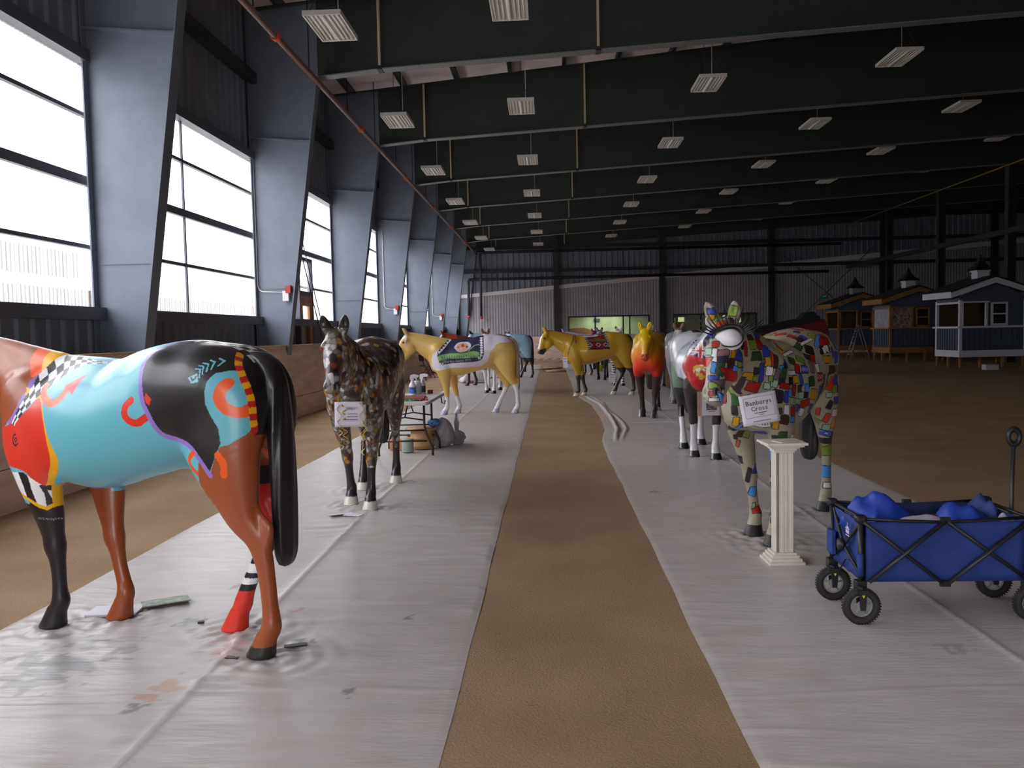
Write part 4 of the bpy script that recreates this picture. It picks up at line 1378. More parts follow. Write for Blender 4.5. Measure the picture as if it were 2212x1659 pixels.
def paint_palomino(P):
    x, y, z = P.T
    L = leg_of(P)
    C = base_paint(P, (216, 176, 96))
    C *= (.96 + .08 * vnoise(P, 5, 2))[:, None]
    W, NV = (222, 216, 226), (36, 38, 66)
    put(C, inside(smooth_poly([(.811, 1.057), (.779, 1.18), (.692, 1.261), (.584, 1.355), (.492, 1.47), (.45, 1.6), (-.7, 1.62), (-.78, 1.436), (-.742, 1.396), (-.5, 1.375), (-.408, 1.293), (-.324, 1.187), (-.278, 1.049), (-.153, .946), (.013, .923), (.398, .919), (.703, .87), (.802, .932)], 5), x, z), W)
    put(C, inside([(.690, 1.245), (.484, 1.470), (.44, 1.6), (-.21, 1.6), (-.205, 1.163), (-.171, 1.08), (-.11, 1.045), (-.05, 1.028), (.396, 1.01), (.55, .985), (.617, .965), (.669, 1.043), (.696, 1.153)], x, z), NV)
    g = inside(smooth_poly([(.683, 1.139), (.585, 1.178), (.445, 1.196), (.308, 1.2), (.183, 1.204), (-.01, 1.236), (-.105, 1.204), (-.109, 1.149), (-.047, 1.109), (.283, 1.104), (.532, 1.093), (.669, 1.061)], 5), x, z)
    put(C, g, (118, 170, 84))
    for k in range(14):                            # row of dark firs
        cx = .60 - k * .047
        zb = 1.098 + .002 * k
        put(C, inside([(cx - .015, zb), (cx + .015, zb), (cx, zb + .066)], x, z), (44, 92, 70))
    put(C, inside(smooth_poly([(.365, 1.31), (.322, 1.377), (.252, 1.41), (.129, 1.415), (.055, 1.386), (.045, 1.318), (.09, 1.264), (.171, 1.225), (.279, 1.222), (.334, 1.27)], 5), x, z), (214, 210, 226))
    put(C, inside(smooth_poly([(.33, 1.30), (.29, 1.36), (.20, 1.392), (.11, 1.37), (.08, 1.31), (.12, 1.255), (.2, 1.222), (.279, 1.225)], 5), x, z), (222, 178, 158))
    for a, b, r, c in ((.285, 1.315, .022, (190, 120, 70)), (.20, 1.345, .030, (206, 70, 46)), (.12, 1.32, .022, (150, 84, 60)), (.235, 1.285, .014, (230, 228, 214)), (.165, 1.295, .014, (232, 200, 120)), (.26, 1.37, .014, (214, 170, 110))):
        put(C, np.hypot(x - a, z - b) < r, c)
    put(C, dist_line(smooth_poly([(.09, 1.235), (.02, 1.305), (-.05, 1.35), (-.12, 1.355)], 5, False), x, z) < .007, (176, 178, 196))
    def heart(cx, cz, tx, tz):
        for s in (-1, 1):
            put(C, np.hypot(x - cx - s * tz * .014 + tx * .008, z - cz + s * tx * .014 + tz * .008) < .0145, (238, 234, 240))
        put(C, np.hypot(x - cx - tx * .016, z - cz - tz * .016) < .012, (238, 234, 240))
    for cx, cz in ((.655, 1.232), (.612, 1.268), (.57, 1.312), (.535, 1.358), (.498, 1.405), (.458, 1.45)):
        heart(cx, cz, .75, .66)
    for k in range(7):
        heart(-.163, 1.475 - k * .047, 0, -1)
    for cx, cz in ((-.148, 1.145), (-.115, 1.098)): heart(cx, cz, .5, -.85)
    put(C, (np.abs(np.hypot(x - .609, (z - 1.008) * .8) - .021) < .006) & (z < 1.022), (220, 216, 230))
    # mane line, bridle and blaze
    put(C, (np.abs(y) < .022) & (x > .5) & (x < 1.28) & (z > 1.40 + .12 * (x - .5)), W)
    hd = (x > 1.2)
    put(C, hd & (dist_line([(1.285, 1.64), (1.30, 1.53), (1.335, 1.36)], x, z) < .016) & (np.abs(y) > .02), W)
    put(C, hd & (dist_line([(1.30, 1.53), (1.37, 1.51)], x, z) < .013), W)
    put(C, (np.abs(y) < .045) & (x > 1.36 + (1.5 - z) * .29) & (z < 1.56), W)
    put(C, (np.hypot(x - 1.355, z - 1.425) < .022) & (np.abs(y) > .07), (40, 30, 24))
    put(C, ((L == 1) | (L == 2)) & (z < .345), W)
    put(C, (L == 4) & (z < .50 + .1 * (x + .62)), W)
    put(C, (L == 3) & (z < .56 - .35 * (x + .78)), W)
    put(C, hoof_mask(P), (186, 180, 206))
    return C

def paint_buckskin(P):
    x, y, z = P.T
    L = leg_of(P)
    C = base_paint(P, (206, 158, 40))
    n = vnoise(P, 4, 2)
    C *= (.88 + .24 * n)[:, None]
    dk = (62, 48, 42)
    f = np.clip((x + .35) / -.4, 0, 1) * np.clip((1.5 - z) * 2, 0, 1)
    rug = inside([(.345, 1.50), (.287, 1.142), (-.191, 1.156), (-.125, 1.60), (.33, 1.6)], x, z)
    put(C, rug, (136, 28, 34))
    put(C, rug & (z > 1.315 + .01 * x) & (z < 1.385), (98, 92, 52))
    put(C, rug & (np.abs(z - 1.312) < .010) | rug & (np.abs(z - 1.43) < .012), (70, 24, 30))
    for cx in (.265, .065, -.115):
        q = np.abs(x - cx) * .8 + np.abs(z - 1.245)
        put(C, rug & (q < .052), (214, 196, 196)); put(C, rug & (q < .036), (120, 24, 30)); put(C, rug & (q < .020), (30, 22, 26))
    for s0, s1 in (((.345, 1.50), (.287, 1.142)), ((-.125, 1.56), (-.191, 1.156))):
        d = dist_line([s0, s1], x, z)
        put(C, (d < .026), (40, 30, 42))
        put(C, (d < .022) & ((z / .024).astype(int) % 2 == 0), (190, 174, 176))
    put(C, (dist_line([(.287, 1.142), (-.191, 1.156)], x, z) < .018), (58, 26, 34))
    put(C, inside(smooth_poly([(.37, 1.44), (.34, 1.50), (.2, 1.6), (-.02, 1.6), (.02, 1.47), (.14, 1.44), (.26, 1.432)], 5), x, z), (222, 214, 226))
    put(C, (dist_line(smooth_poly([(.61, 1.50), (.66, 1.39), (.72, 1.27), (.775, 1.12), (.80, .99)], 5, False), x, z) < .008) & (y > 0), (52, 36, 30))
    put(C, (dist_line([(.58, 1.48), (.60, 1.30)], x, z) < .010) & (y > 0), (120, 34, 20))
    put(C, (np.abs(y) < .025) & (x > .45) & (x < 1.28) & (z > 1.40 + .12 * (x - .45)), dk)
    put(C, (np.abs(y) < .06) & (x > 1.375 + (1.5 - z) * .30) & (z < 1.60) & (z > 1.17), (236, 228, 220))
    mz = (x > 1.30) & (z < 1.165 - .35 * (x - 1.40))
    put(C, mz, (44, 36, 40))
    put(C, (np.hypot(x - 1.352, z - 1.425) < .026) & (np.abs(y) > .07), (30, 22, 20))
    lf = ((L == 1) | (L == 2)) & (z < .52)
    lh = ((L == 3) | (L == 4)) & (z < .66)
    put(C, lf | lh, (58, 46, 44))
    put(C, hoof_mask(P), (216, 192, 160))
    return C

def paint_flame(P):
    x, y, z = P.T
    n = vnoise(P, 7, 4) - .5
    v = z + .16 * n + .06 * (vnoise(P * np.array([1, 1, .3]), 22, 6) - .5)
    stops = [(.0, (64, 46, 46)), (.70, (64, 46, 46)), (.76, (200, 30, 22)), (.90, (236, 52, 28)), (1.0, (238, 84, 24)), (1.10, (240, 126, 16)), (1.22, (236, 164, 14)), (1.38, (234, 186, 16)), (1.8, (240, 208, 26))]
    zs = [s[0] for s in stops]
    cs = np.array([lin(s[1]) for s in stops])
    C = np.stack([np.interp(v, zs, cs[:, i]) for i in range(3)], -1)
    put(C, (z < .74 + .03 * n), (64, 46, 46))
    nose = (x > 1.36) & (z < 1.17)
    C[nose] = lin((196, 60, 20))
    put(C, hoof_mask(P), (52, 40, 42))
    put(C, hoof_mask(P) & (np.abs(y) > .145), (176, 170, 176))
    return C

def paint_ensign(P):
    x, y, z = P.T
    L = leg_of(P)
    C = base_paint(P, (216, 216, 224))
    n = vnoise(P, 5, 9)
    put(C, n > .64, (170, 184, 214))
    ht = z + .10 * (vnoise(P, 12, 3) - .5)
    put(C, (ht < .98), (46, 40, 44))
    put(C, (np.abs(y) < .05) & (x < -.1) & (z > 1.3), (40, 36, 40))
    gr = (x < -.2) & (y < .05) & (z < 1.15) & (z > .70)
    put(C, gr, (110, 140, 120))
    put(C, gr & (z < .80), (40, 44, 46))
    # red ensign over the breast and off shoulder
    fl = (x > .30) & inside(smooth_poly([(-.04, 1.44), (-.13, 1.39), (-.21, 1.28), (-.262, 1.14), (-.235, .99), (-.11, .84), (.2, .86), (.24, 1.0), (.26, 1.2), (.2, 1.4)], 5), y, z)
    put(C, fl, (196, 34, 40))
    can = fl & (z > 1.235 - .35 * (y + .13)) & (y < .02)
    put(C, can, (40, 40, 92))
    cy, cz = -.115, 1.31
    for wd, c in ((.017, (226, 224, 232)), (.006, (196, 40, 46))):
        for a, b in (((cy - .2, cz - .13), (cy + .2, cz + .13)), ((cy - .14, cz + .16), (cy + .14, cz - .16))):
            put(C, can & (dist_line([a, b], y, z) < wd * .6), c)
    for wd, c in ((.018, (226, 224, 232)), (.010, (190, 36, 44))):
        for a, b in (((cy - .3, cz), (cy + .3, cz)), ((cy, cz - .3), (cy, cz + .3))):
            put(C, can & (dist_line([a, b], y, z) < wd), c)
    cr = (x > .3) & inside(smooth_poly([(-.18, 1.12), (-.11, 1.15), (-.03, 1.12), (-.03, 1.03), (-.10, .97), (-.17, 1.03)], 5), y, z)
    put(C, cr, (216, 176, 60))
    put(C, cr & (vnoise(P, 30, 4) > .6), (206, 60, 50)); put(C, cr & (vnoise(P, 34, 7) > .66), (226, 222, 214))
    lg = L > 0
    put(C, lg & (z < .72), (44, 38, 42))
    put(C, lg & (z < .41 + .03 * (vnoise(P, 20, 2) - .5)), (226, 222, 228))
    put(C, hoof_mask(P), (42, 38, 42))
    return C

def two_tone(main, low=None, zl=.5, hoof=(60, 50, 46), spots=None, mane=None, face=None, stripes=None, top=None, ear=None):
    """simple schemes for the sculptures far down the hall"""
    def f(P):
        x, y, z = P.T
        C = base_paint(P, main)
        C *= (.92 + .16 * vnoise(P, 4, 1))[:, None]
        if top: put(C, (z > top[0]), top[1])
        if spots: put(C, (vnoise(P, spots[1], 3) > spots[2]) & (z > zl), spots[0])
        if stripes: put(C, (np.sin(z * 95 + 2 * np.sin(x * 9)) > 0) & (z < stripes[1]), stripes[0])
        if low: put(C, z < zl, low)
        if mane: put(C, (np.abs(y) < .03) & (x > .45) & (z > 1.40 + .12 * (x - .45)), mane)
        if face: put(C, (x > 1.32 + (1.5 - z) * .2) & (z < 1.60) & (np.abs(y) < .06), face)
        if ear: put(C, (x > 1.22) & (z > 1.56), ear)
        put(C, hoof_mask(P), hoof)
        return C
    return f
# ---------------------------------------------------------------- plastic sheets on the dirt
def sheet_material():
    m = bpy.data.materials.new('translucent_white_plastic_sheet')
    m.use_nodes = True
    n, l = m.node_tree.nodes, m.node_tree.links
    b = n['Principled BSDF']
    a = n.new('ShaderNodeVertexColor'); a.layer_name = 'paint'
    t = n.new('ShaderNodeTexCoord')
    mp = n.new('ShaderNodeMapping'); mp.inputs['Scale'].default_value = (.35, 1.6, 1)
    l.new(t.outputs['Object'], mp.inputs[0])
    n1 = n.new('ShaderNodeTexNoise'); n1.inputs['Scale'].default_value = 7; n1.inputs['Detail'].default_value = 6
    l.new(mp.outputs[0], n1.inputs[0])
    r = n.new('ShaderNodeMapRange'); r.inputs[1].default_value = .3; r.inputs[2].default_value = .7; r.inputs[3].default_value = .88; r.inputs[4].default_value = 1.04
    l.new(n1.outputs[0], r.inputs[0])
    mx = n.new('ShaderNodeMix'); mx.data_type = 'RGBA'; mx.blend_type = 'MULTIPLY'; mx.inputs[0].default_value = 1
    l.new(a.outputs[0], mx.inputs[6]); l.new(r.outputs[0], mx.inputs[7])
    l.new(mx.outputs[2], b.inputs['Base Color'])
    b.inputs['Roughness'].default_value = .36
    b.inputs['Specular IOR Level'].default_value = .45
    n2 = n.new('ShaderNodeTexNoise'); n2.inputs['Scale'].default_value = 26; n2.inputs['Detail'].default_value = 4
    l.new(mp.outputs[0], n2.inputs[0])
    bp = n.new('ShaderNodeBump'); bp.inputs['Strength'].default_value = .35; bp.inputs['Distance'].default_value = .008
    l.new(n2.outputs[0], bp.inputs['Height']); l.new(bp.outputs[0], b.inputs['Normal'])
    return m
M_SHEET = sheet_material()

def sheet(xl, xr, fold, y_end, label, stains, hooves, seed, gloss, hem=False):
    ys = [1.2]
    while ys[-1] < y_end:
        ys.append(ys[-1] + min(max(.0045 * ys[-1], .016), .09))
    Y = np.array(ys)
    nx = 150
    U = np.linspace(0, 1, nx)
    R = np.random.default_rng(seed)
    left = np.array([xl(y) for y in Y]) + .004 * np.sin(Y * 2.1 + seed) + .003 * np.sin(Y * 5.3)
    right = np.array([xr(y) for y in Y]) + .004 * np.sin(Y * 1.7 + 2 * seed) + .003 * np.sin(Y * 4.1)
    X = left[:, None] + (right - left)[:, None] * U[None, :]
    YY = np.repeat(Y[:, None], nx, 1)
    P = np.stack([X.ravel(), YY.ravel(), np.zeros(X.size)], -1)
    q = P * np.array([.9, 7.0, 1])
    q[:, 1] += 1.2 * vnoise(P, 1.3, seed) + .3 * P[:, 0]
    ridged = (1 - np.abs(2 * vnoise(q, 1.0, seed + 1) - 1)) ** 5
    area = np.clip(vnoise(P, .55, seed + 2) * 2.4 - .7, 0, 1)
    q2 = P * np.array([2.2, 15.0, 1]); q2[:, 1] += 1.5 * vnoise(P, 2.0, seed + 11); q2[:, 0] += 2 * vnoise(P, 1.7, seed + 12)
    fine = (1 - np.abs(2 * vnoise(q2, 1.0, seed + 13) - 1)) ** 4
    z = .003 + .010 * ridged * area * gloss + .004 * vnoise(P, 1.1, seed + 3) + .0035 * fine * (.3 + area) * gloss
    # lengthwise fold and cross folds
    d = P[:, 0] - fold - .02 * np.sin(P[:, 1] * .7)
    z += .007 * np.exp(-(d / .012) ** 2) + .004 * np.exp(-(d / .05) ** 2)
    for yc in np.arange(3.6, y_end, 2.9):
        dy = P[:, 1] - yc - .05 * np.sin(P[:, 0] * 2.2 + yc)
        z += .0045 * np.exp(-(dy / .015) ** 2)
    # rings and pulls round the hooves
    for hx, hy in hooves:
        dx, dy = P[:, 0] - hx, P[:, 1] - hy
        r = np.hypot(dx, dy)
        an = np.arctan2(dy, dx)
        w = np.exp(-(r / .30) ** 2)
        z += w * .008 * (.5 + .5 * np.sin(r * 58 + 2.2 * np.sin(an * 2 + hx * 9))) + w * .005 * np.cos(an * 9 + hx * 5)
        z = np.where(r < .085, np.minimum(z, .004), z)
    if hem:                                      # rolled hem where the sheet bulges into the aisle
        dl = P[:, 0] - np.repeat(left, nx)
        on = np.clip((P[:, 1] - 12) / .8, 0, 1) * np.clip((21.5 - P[:, 1]) / 1.5, 0, 1)
        z += on * (.032 * np.exp(-((dl - .20) / .030) ** 4) + .020 * np.exp(-((dl - .30 - .05 * np.sin(P[:, 1])) / .03) ** 2))
    # edges lie flat on the dirt
    e = np.minimum(P[:, 0] - np.repeat(left, nx), np.repeat(right, nx) - P[:, 0])
    z = np.where(e < .03, z * np.clip(e / .03, .35, 1), z)
    P[:, 2] = z
    ny = len(Y)
    i = np.arange((ny - 1) * (nx - 1))
    a = (i // (nx - 1)) * nx + i % (nx - 1)
    Q = np.stack([a, a + 1, a + nx + 1, a + nx], -1)
    C = base_paint(P, (200, 191, 189) if gloss > .8 else (212, 203, 201))
    C *= (.93 + .10 * vnoise(P, .9, seed + 6))[:, None]
    dirt = np.clip((vnoise(P, 6, seed + 8) - .62) * 4, 0, 1) * .10
    C = C * (1 - dirt[:, None]) + lin((150, 124, 96)) * dirt[:, None]
    for sx, sy, r, rgb, dens in stains:
        rr = np.hypot((P[:, 0] - sx), (P[:, 1] - sy) * .8) / r
        m = (vnoise(P, 9 / max(r, .1) ** .5, int(sx * 50) % 97) * 1.1 - rr * .62 > 1 - dens) & (rr < 1.3)
        C[m] = C[m] * .45 + lin(rgb) * .55
    o = np_mesh('plastic_sheet', P, Q, M_SHEET)
    set_paint(o, C)
    tag(o, label, 'plastic sheet', 'plastic sheets on the arena floor')
    return o

def hoof_spots(pos, yaw):
    c, s = math.cos(math.radians(yaw)), math.sin(math.radians(yaw))
    return [(pos[0] + x * c - y * s, pos[1] + x * s + y * c) for x, y in HOOVES.values()]
HPOS = {'turquoise': ((-2.14, 4.42), 162.3), 'pebble': ((-1.76, 8.13), 271.9), 'palomino': ((-1.49, 16.77), 184.0), 'buckskin': ((1.19, 21.04), 191.5),
        'flame': ((1.82, 15.87), 261.3), 'ensign': ((1.87, 10.84), 268.4), 'patchwork': ((1.78, 6.68), 239.4)}
def right_edge(y):
    return float(np.interp(y, [0, 11.0, 12.2, 13.6, 16, 18.5, 20.5, 22, 26, 45], [.715, .705, .72, .86, .90, .86, .68, .60, .66, .68]))
sheet(lambda y: -3.0, lambda y: -.42, -1.62, 42.5, 'left run of crinkled white plastic sheeting under the turquoise and pebble-painted horses',
      [(-2.42, 3.93, .30, (112, 112, 118), .78), (-2.2, 4.15, .16, (130, 128, 134), .70), (-1.66, 4.1, .16, (206, 150, 150), .74), (-1.75, 3.65, .14, (190, 130, 90), .66), (-1.30, 4.2, .07, (70, 66, 72), .85),
       (-2.0, 4.55, .10, (96, 94, 100), .7), (-1.5, 4.75, .07, (190, 90, 80), .75), (-2.6, 4.3, .12, (120, 118, 124), .66), (-1.78, 3.45, .06, (60, 56, 60), .8), (-.9, 3.6, .05, (60, 56, 60), .75), (-1.95, 5.2, .08, (80, 78, 84), .7),
       (-1.4, 6.6, .10, (190, 170, 150), .7), (-.8, 4.6, .05, (70, 66, 70), .75)],
      hoof_spots(*HPOS['turquoise']) + hoof_spots(*HPOS['pebble']) + hoof_spots(*HPOS['palomino']), 3, 1.0)
sheet(right_edge, lambda y: 3.21, 2.12, 42.5, 'right run of duller plastic sheeting under the patchwork horse and blue wagon',
      [(1.0, 8.2, .06, (90, 88, 92), .8), (2.4, 6.5, .08, (120, 110, 104), .7), (1.9, 4.1, .1, (150, 138, 128), .7)],
      hoof_spots(*HPOS['patchwork']) + hoof_spots(*HPOS['ensign']), 8, .55, True)
# ---------------------------------------------------------------- the sculptures
BLK = (34, 30, 34)
def pos(k): return HPOS[k]
H1 = make_horse('horse_sculpture', *HPOS['turquoise'], .008, paint_turquoise, BLK, 'turquoise, black and brown horse sculpture with checkered band, seen from its rear quarter', sub=True, rough=.40, coat=.30)
H2 = make_horse('horse_sculpture', *HPOS['pebble'], .008, paint_pebbles, (44, 38, 44), 'horse sculpture painted all over in dark pebble blotches with white hooves', rough=.35, coat=.35, lift=6)
H3 = make_horse('horse_sculpture', *HPOS['palomino'], .010, paint_palomino, (196, 182, 168), 'pale golden horse sculpture wearing a painted navy blanket with hearts', rough=.45, coat=.25)
H4 = make_horse('horse_sculpture', *HPOS['buckskin'], .012, paint_buckskin, (60, 46, 42), 'ochre horse sculpture with black lower legs and red woven saddle rug', rough=.38, coat=.4)
H5 = make_horse('horse_sculpture', *HPOS['flame'], .010, paint_flame, (60, 46, 48), 'horse sculpture fading from yellow through orange to red above dark legs', rough=.4, coat=.2)
H6 = make_horse('horse_sculpture', *HPOS['ensign'], .008, paint_ensign, (40, 36, 40), 'white and black horse sculpture with a red ensign flag painted on its breast', rough=.32, coat=.5)
H7 = make_horse('horse_sculpture', *HPOS['patchwork'], .008, paint_patchwork, (36, 32, 36), 'grey beige horse sculpture covered in colourful outlined tiles with a huge eye', sub=True, rough=.5, coat=.12, lift=6)

# ribbon of white lettering along the lower edge of the palomino's blanket, wrapped on the flank
def drape(root, geo, txt, size, x0, z0, slope, name, m, yoff=.002, flip=True, half=None):
    V = geo[0]
    L = V[V[:, 1] > .02]
    o = text_mesh(txt, size, name, m, root, (0, 0, 0), (0, 0, 0), align='LEFT')
    from mathutils import kdtree
    near = L[(np.abs(L[:, 0] - x0) < .8) & (np.abs(L[:, 2] - z0) < .3)]
    kd = kdtree.KDTree(len(near))
    for i, p in enumerate(near): kd.insert((p[0], 0, p[2]), i)
    kd.balance()
    for v in o.data.vertices:
        x = x0 - v.co.x
        z = z0 + v.co.y + slope * v.co.x
        best = max((near[i][1] for (_, i, _) in kd.find_n((x, 0, z), 3)))
        v.co = (x, best + yoff, z)
    return o
drape(H3, body_geo(.010), 'Pan Am Games 2015', .060, .555, 1.036, .052, 'lettering', mat('white_sign_paint', (214, 208, 224), .5))
drape(H1, body_geo(.008), 'ARTS PROJECT', .016, .555, .622, -.10, 'lettering', mat('white_sign_paint', (214, 208, 224), .5), .0015)

# the patchwork horse's oversized closed eye with lashes
ec = Vector(EYE_C); en = Vector(EYE_N).normalized()
upv = (Vector((0, 0, 1)) - en * en.z).normalized()
sdv = -en.cross(upv).normalized()      # towards the viewer's right
if sdv.dot(Vector((0, 1, 0))) < 0: sdv = -sdv
lid = []
for i in range(40):                    # teardrop outline, point on the left
    a = 2 * PI * i / 40
    r = 1.0 + .22 * max(0, math.cos(a - PI * .97)) ** 5
    lid.append((math.cos(a) * .083 * r, math.sin(a) * (.074 if math.sin(a) < 0 else .066) * (1 - .14 * math.cos(a) * -1)))
vs, fs = [], []
for j in range(9):
    t = j / 8
    for u, v in lid:
        k = math.cos(t * PI / 2)
        vs.append(ec + sdv * u * k + upv * v * k + en * (-.045 + .088 * math.sin(t * PI / 2)))
for j in range(8):
    for i in range(40):
        fs.append((j * 40 + i, j * 40 + (i + 1) % 40, (j + 1) * 40 + (i + 1) % 40, (j + 1) * 40 + i))
MB().add(vs, fs, True).build('eyelid', mat('white_eye_paint', (226, 222, 228), .4, coat=.2), H7)
M_LASH = mat('black_lash_rubber', (24, 22, 26), .5)
ring = [ec + sdv * u * 1.02 + upv * v * 1.02 + en * (.012 if v > 0 else -.012) for u, v in lid]
MB().tube(ring + ring[:1], .0045, 6).build('eye_outline', M_LASH, H7)
upper = [ec + sdv * u * 1.05 + upv * v * 1.08 + en * .018 for u, v in lid[:21]]
MB().tube(upper, [.007 + .008 * math.sin(PI * i / 20) for i in range(21)], 8).build('eyelid_rim', M_LASH, H7)
for i in range(17):
    t = i / 16
    p = upper[min(int(t * 20), 20)]
    a = math.radians(22 + 136 * t)
    d = (sdv * math.cos(a) * 1.1 + upv * math.sin(a) + en * .30).normalized()
    ln = .12 + .03 * math.sin(i * 2.3) + .03 * abs(t - .5)
    MB().tube([p, p + d * ln * .55 - upv * .006, p + d * ln + upv * .018], [.0058, .0042, .0008], 6).build('eyelash', M_LASH, H7)

# far down the hall
far = [
    ((-1.56, 22.95), 268, two_tone((148, 128, 106), (222, 218, 222), .62, (36, 30, 30), face=(226, 220, 216), ear=(132, 104, 84)), (60, 50, 44), 'brown and white faced horse sculpture standing behind the pale golden one'),
    ((-1.95, 26.2), 186, two_tone((74, 48, 44), (60, 44, 44), .5, face=(220, 210, 206), top=(1.42, (84, 52, 46)), spots=((156, 52, 36), 3, .58)), (50, 40, 38), 'dark brown horse sculpture with white blaze, mostly hidden behind the navy blanket'),
    ((-1.45, 30.2), 182, two_tone((142, 176, 198), (40, 38, 44), .7, face=(226, 222, 226), ear=(34, 32, 38)), (40, 38, 44), 'pale blue horse sculpture with black and white head facing the windows'),
    ((-1.30, 35.2), 112, two_tone((120, 160, 206), (44, 34, 44), 1.05, (34, 28, 32), spots=((28, 34, 52), 4, .62)), (40, 34, 44), 'sky blue horse sculpture with black bird shape on its rump and dark legs'),
    ((1.82, 31.0), 178, two_tone((168, 156, 186), (48, 44, 70), .8, (210, 120, 50), mane=(70, 60, 104), top=(1.45, (196, 186, 206))), (64, 56, 90), 'lavender and navy horse sculpture behind the ochre one'),
    ((2.0, 25.1), 267, two_tone((34, 32, 36), None, .9, (30, 28, 32), spots=((222, 218, 222), 4, .5), stripes=((224, 220, 222), .95), face=(220, 216, 220)), (34, 32, 36), 'black and white horse sculpture with zebra striped legs'),
    ((1.72, 28.4), 264, two_tone((40, 36, 42), (34, 30, 36), .8, (30, 26, 30), spots=((150, 146, 152), 5, .62)), (34, 30, 34), 'black and grey horse sculpture behind the zebra legged one'),
    ((2.0, 36.2), 262, two_tone((116, 40, 104), (40, 34, 60), .7, ear=(150, 40, 120)), (60, 30, 70), 'magenta and purple horse sculpture far down the right sheet'),
    ((2.78, 18.6), 262, two_tone((150, 148, 156), (128, 126, 134), .6, (80, 76, 80), face=(222, 218, 224), ear=(140, 110, 80)), (120, 118, 124), 'plain grey horse sculpture close behind the ensign one'),
    ((2.85, 23.2), 258, two_tone((132, 128, 136), (110, 106, 112), .5, (70, 66, 70)), (110, 106, 112), 'darker unpainted grey horse sculpture, rearmost on the right sheet edge'),
]
for p, yaw, pf, tp, lab in far:
    make_horse('horse_sculpture', p, yaw, .016, pf, tp, lab, rough=.4, coat=.3)
# ---------------------------------------------------------------- hanging lights, pipes, alarms
ORD = ['first', 'second', 'third', 'fourth', 'fifth', 'sixth', 'seventh']
M_LENS = mat('unlit_prismatic_lens', (214, 208, 196), .35)
M_LBODY = mat('white_light_housing', (216, 212, 208), .4)
def light_proto():
    r = empty('pendant_light')
    b = MB()
    b.box((0, 0, .03), (.60, 1.20, .05))
    b.box((-.29, 0, -.005), (.02, 1.20, .03)).box((.29, 0, -.005), (.02, 1.20, .03)).box((0, -.59, -.005), (.60, .02, .03)).box((0, .59, -.005), (.60, .02, .03))
    b.build('housing', M_LBODY, r)
    MB().prism([(-.045, .004), (.045, .004), (.012, -.03), (-.012, -.03)], 'y', -.57, .57).build('spine', M_LBODY, r)
    t0 = MB().tube([(0, -.55, 0), (0, .55, 0)], .013, 8).build('lamp_tube', M_LENS, r)
    for i, x in enumerate((-.235, -.165, -.095, .095, .165, .235)):
        t = t0 if i == 0 else t0.copy()
        if i: COL.objects.link(t)
        t.location = (x, 0, -.008)
    for s in (-1, 1):
        MB().tube([(-.22, s * .5, .055), (0, s * .5, .42), (.22, s * .5, .055)], .006, 5).build('hanger', M_GIRT, r)
        MB().tube([(0, s * .5, .42), (0, s * .5, 1.93)], .006, 5).build('chain', M_GIRT, r)
    MB().tube([(.1, .1, .05), (.1, .12, 1.93)], .008, 5).build('power_cord', M_LBODY, r)
    return r
LP = light_proto()
ROWX = [(-3.40, 6.52, 'nearest the windows', 1, 7), (-.54, 6.75, 'second from the windows', 1, 7), (3.72, 7.13, 'third from the windows', 2, 7), (7.97, 7.56, 'fourth from the windows', 2, 7), (12.2, 7.92, 'fifth from the windows', 3, 7), (16.45, 8.29, 'sixth from the windows', 4, 7)]
used = False
for x, z, rown, k0, k1 in ROWX:
    for i, k in enumerate(range(k0, k1 + 1)):
        o = copy_tree(LP) if used else LP
        used = True
        o.location = (x, DK(k) + BAY / 2 - .02, z)
        tag(o, 'white hanging tube light, %s from the near end of the row %s' % (ORD[i], rown), 'light', 'hanging tube lights')

# sprinkler main with orange couplings
sp = empty('sprinkler_pipe', (0, 0, 0), label='long brown sprinkler pipe with orange couplings along the column heads', cat='pipe')
M_PIPE = mat('brown_sprinkler_pipe', (112, 84, 76), .4)
M_CPL = mat('orange_coupling', (206, 84, 40), .45)
MB().tube([(-4.40, WALL_B + .3, 6.52), (-4.40, DK(8) - .4, 6.52)], .055, 10).build('pipe_run', M_PIPE, sp)
for y in np.arange(1.4, 52, 6.4):
    MB().tube([(-4.40, y - .06, 6.52), (-4.40, y + .06, 6.52)], .082, 10).build('coupling', M_CPL, sp)
for y in np.arange(4.0, 52, 3.05):
    MB().tube([(-4.40, y, 6.57), (-4.40, y, 8.1)], .012, 5).build('hanger_rod', M_GIRT, sp)
# two dark pipes dropping on the end wall
for x, zt, zb, lab in ((-4.95, 4.87, 2.75, 'dark vertical pipe with red foot on the end wall, nearer the corner'), (-4.18, 6.52, 2.68, 'tall dark vertical pipe with red foot on the end wall')):
    p = empty('end_wall_pipe', (x, WALL_E - .45, 0), kind='structure')
    MB().tube([(0, 0, zb), (0, 0, zt), (.08, 0, zt + .1), (22, 0, zt + .1)], .085, 8).build('pipe_run', M_GIRT, p)
    MB().tube([(0, 0, zb - .14), (0, 0, zb)], .10, 8).build('red_foot', M_RED, p)

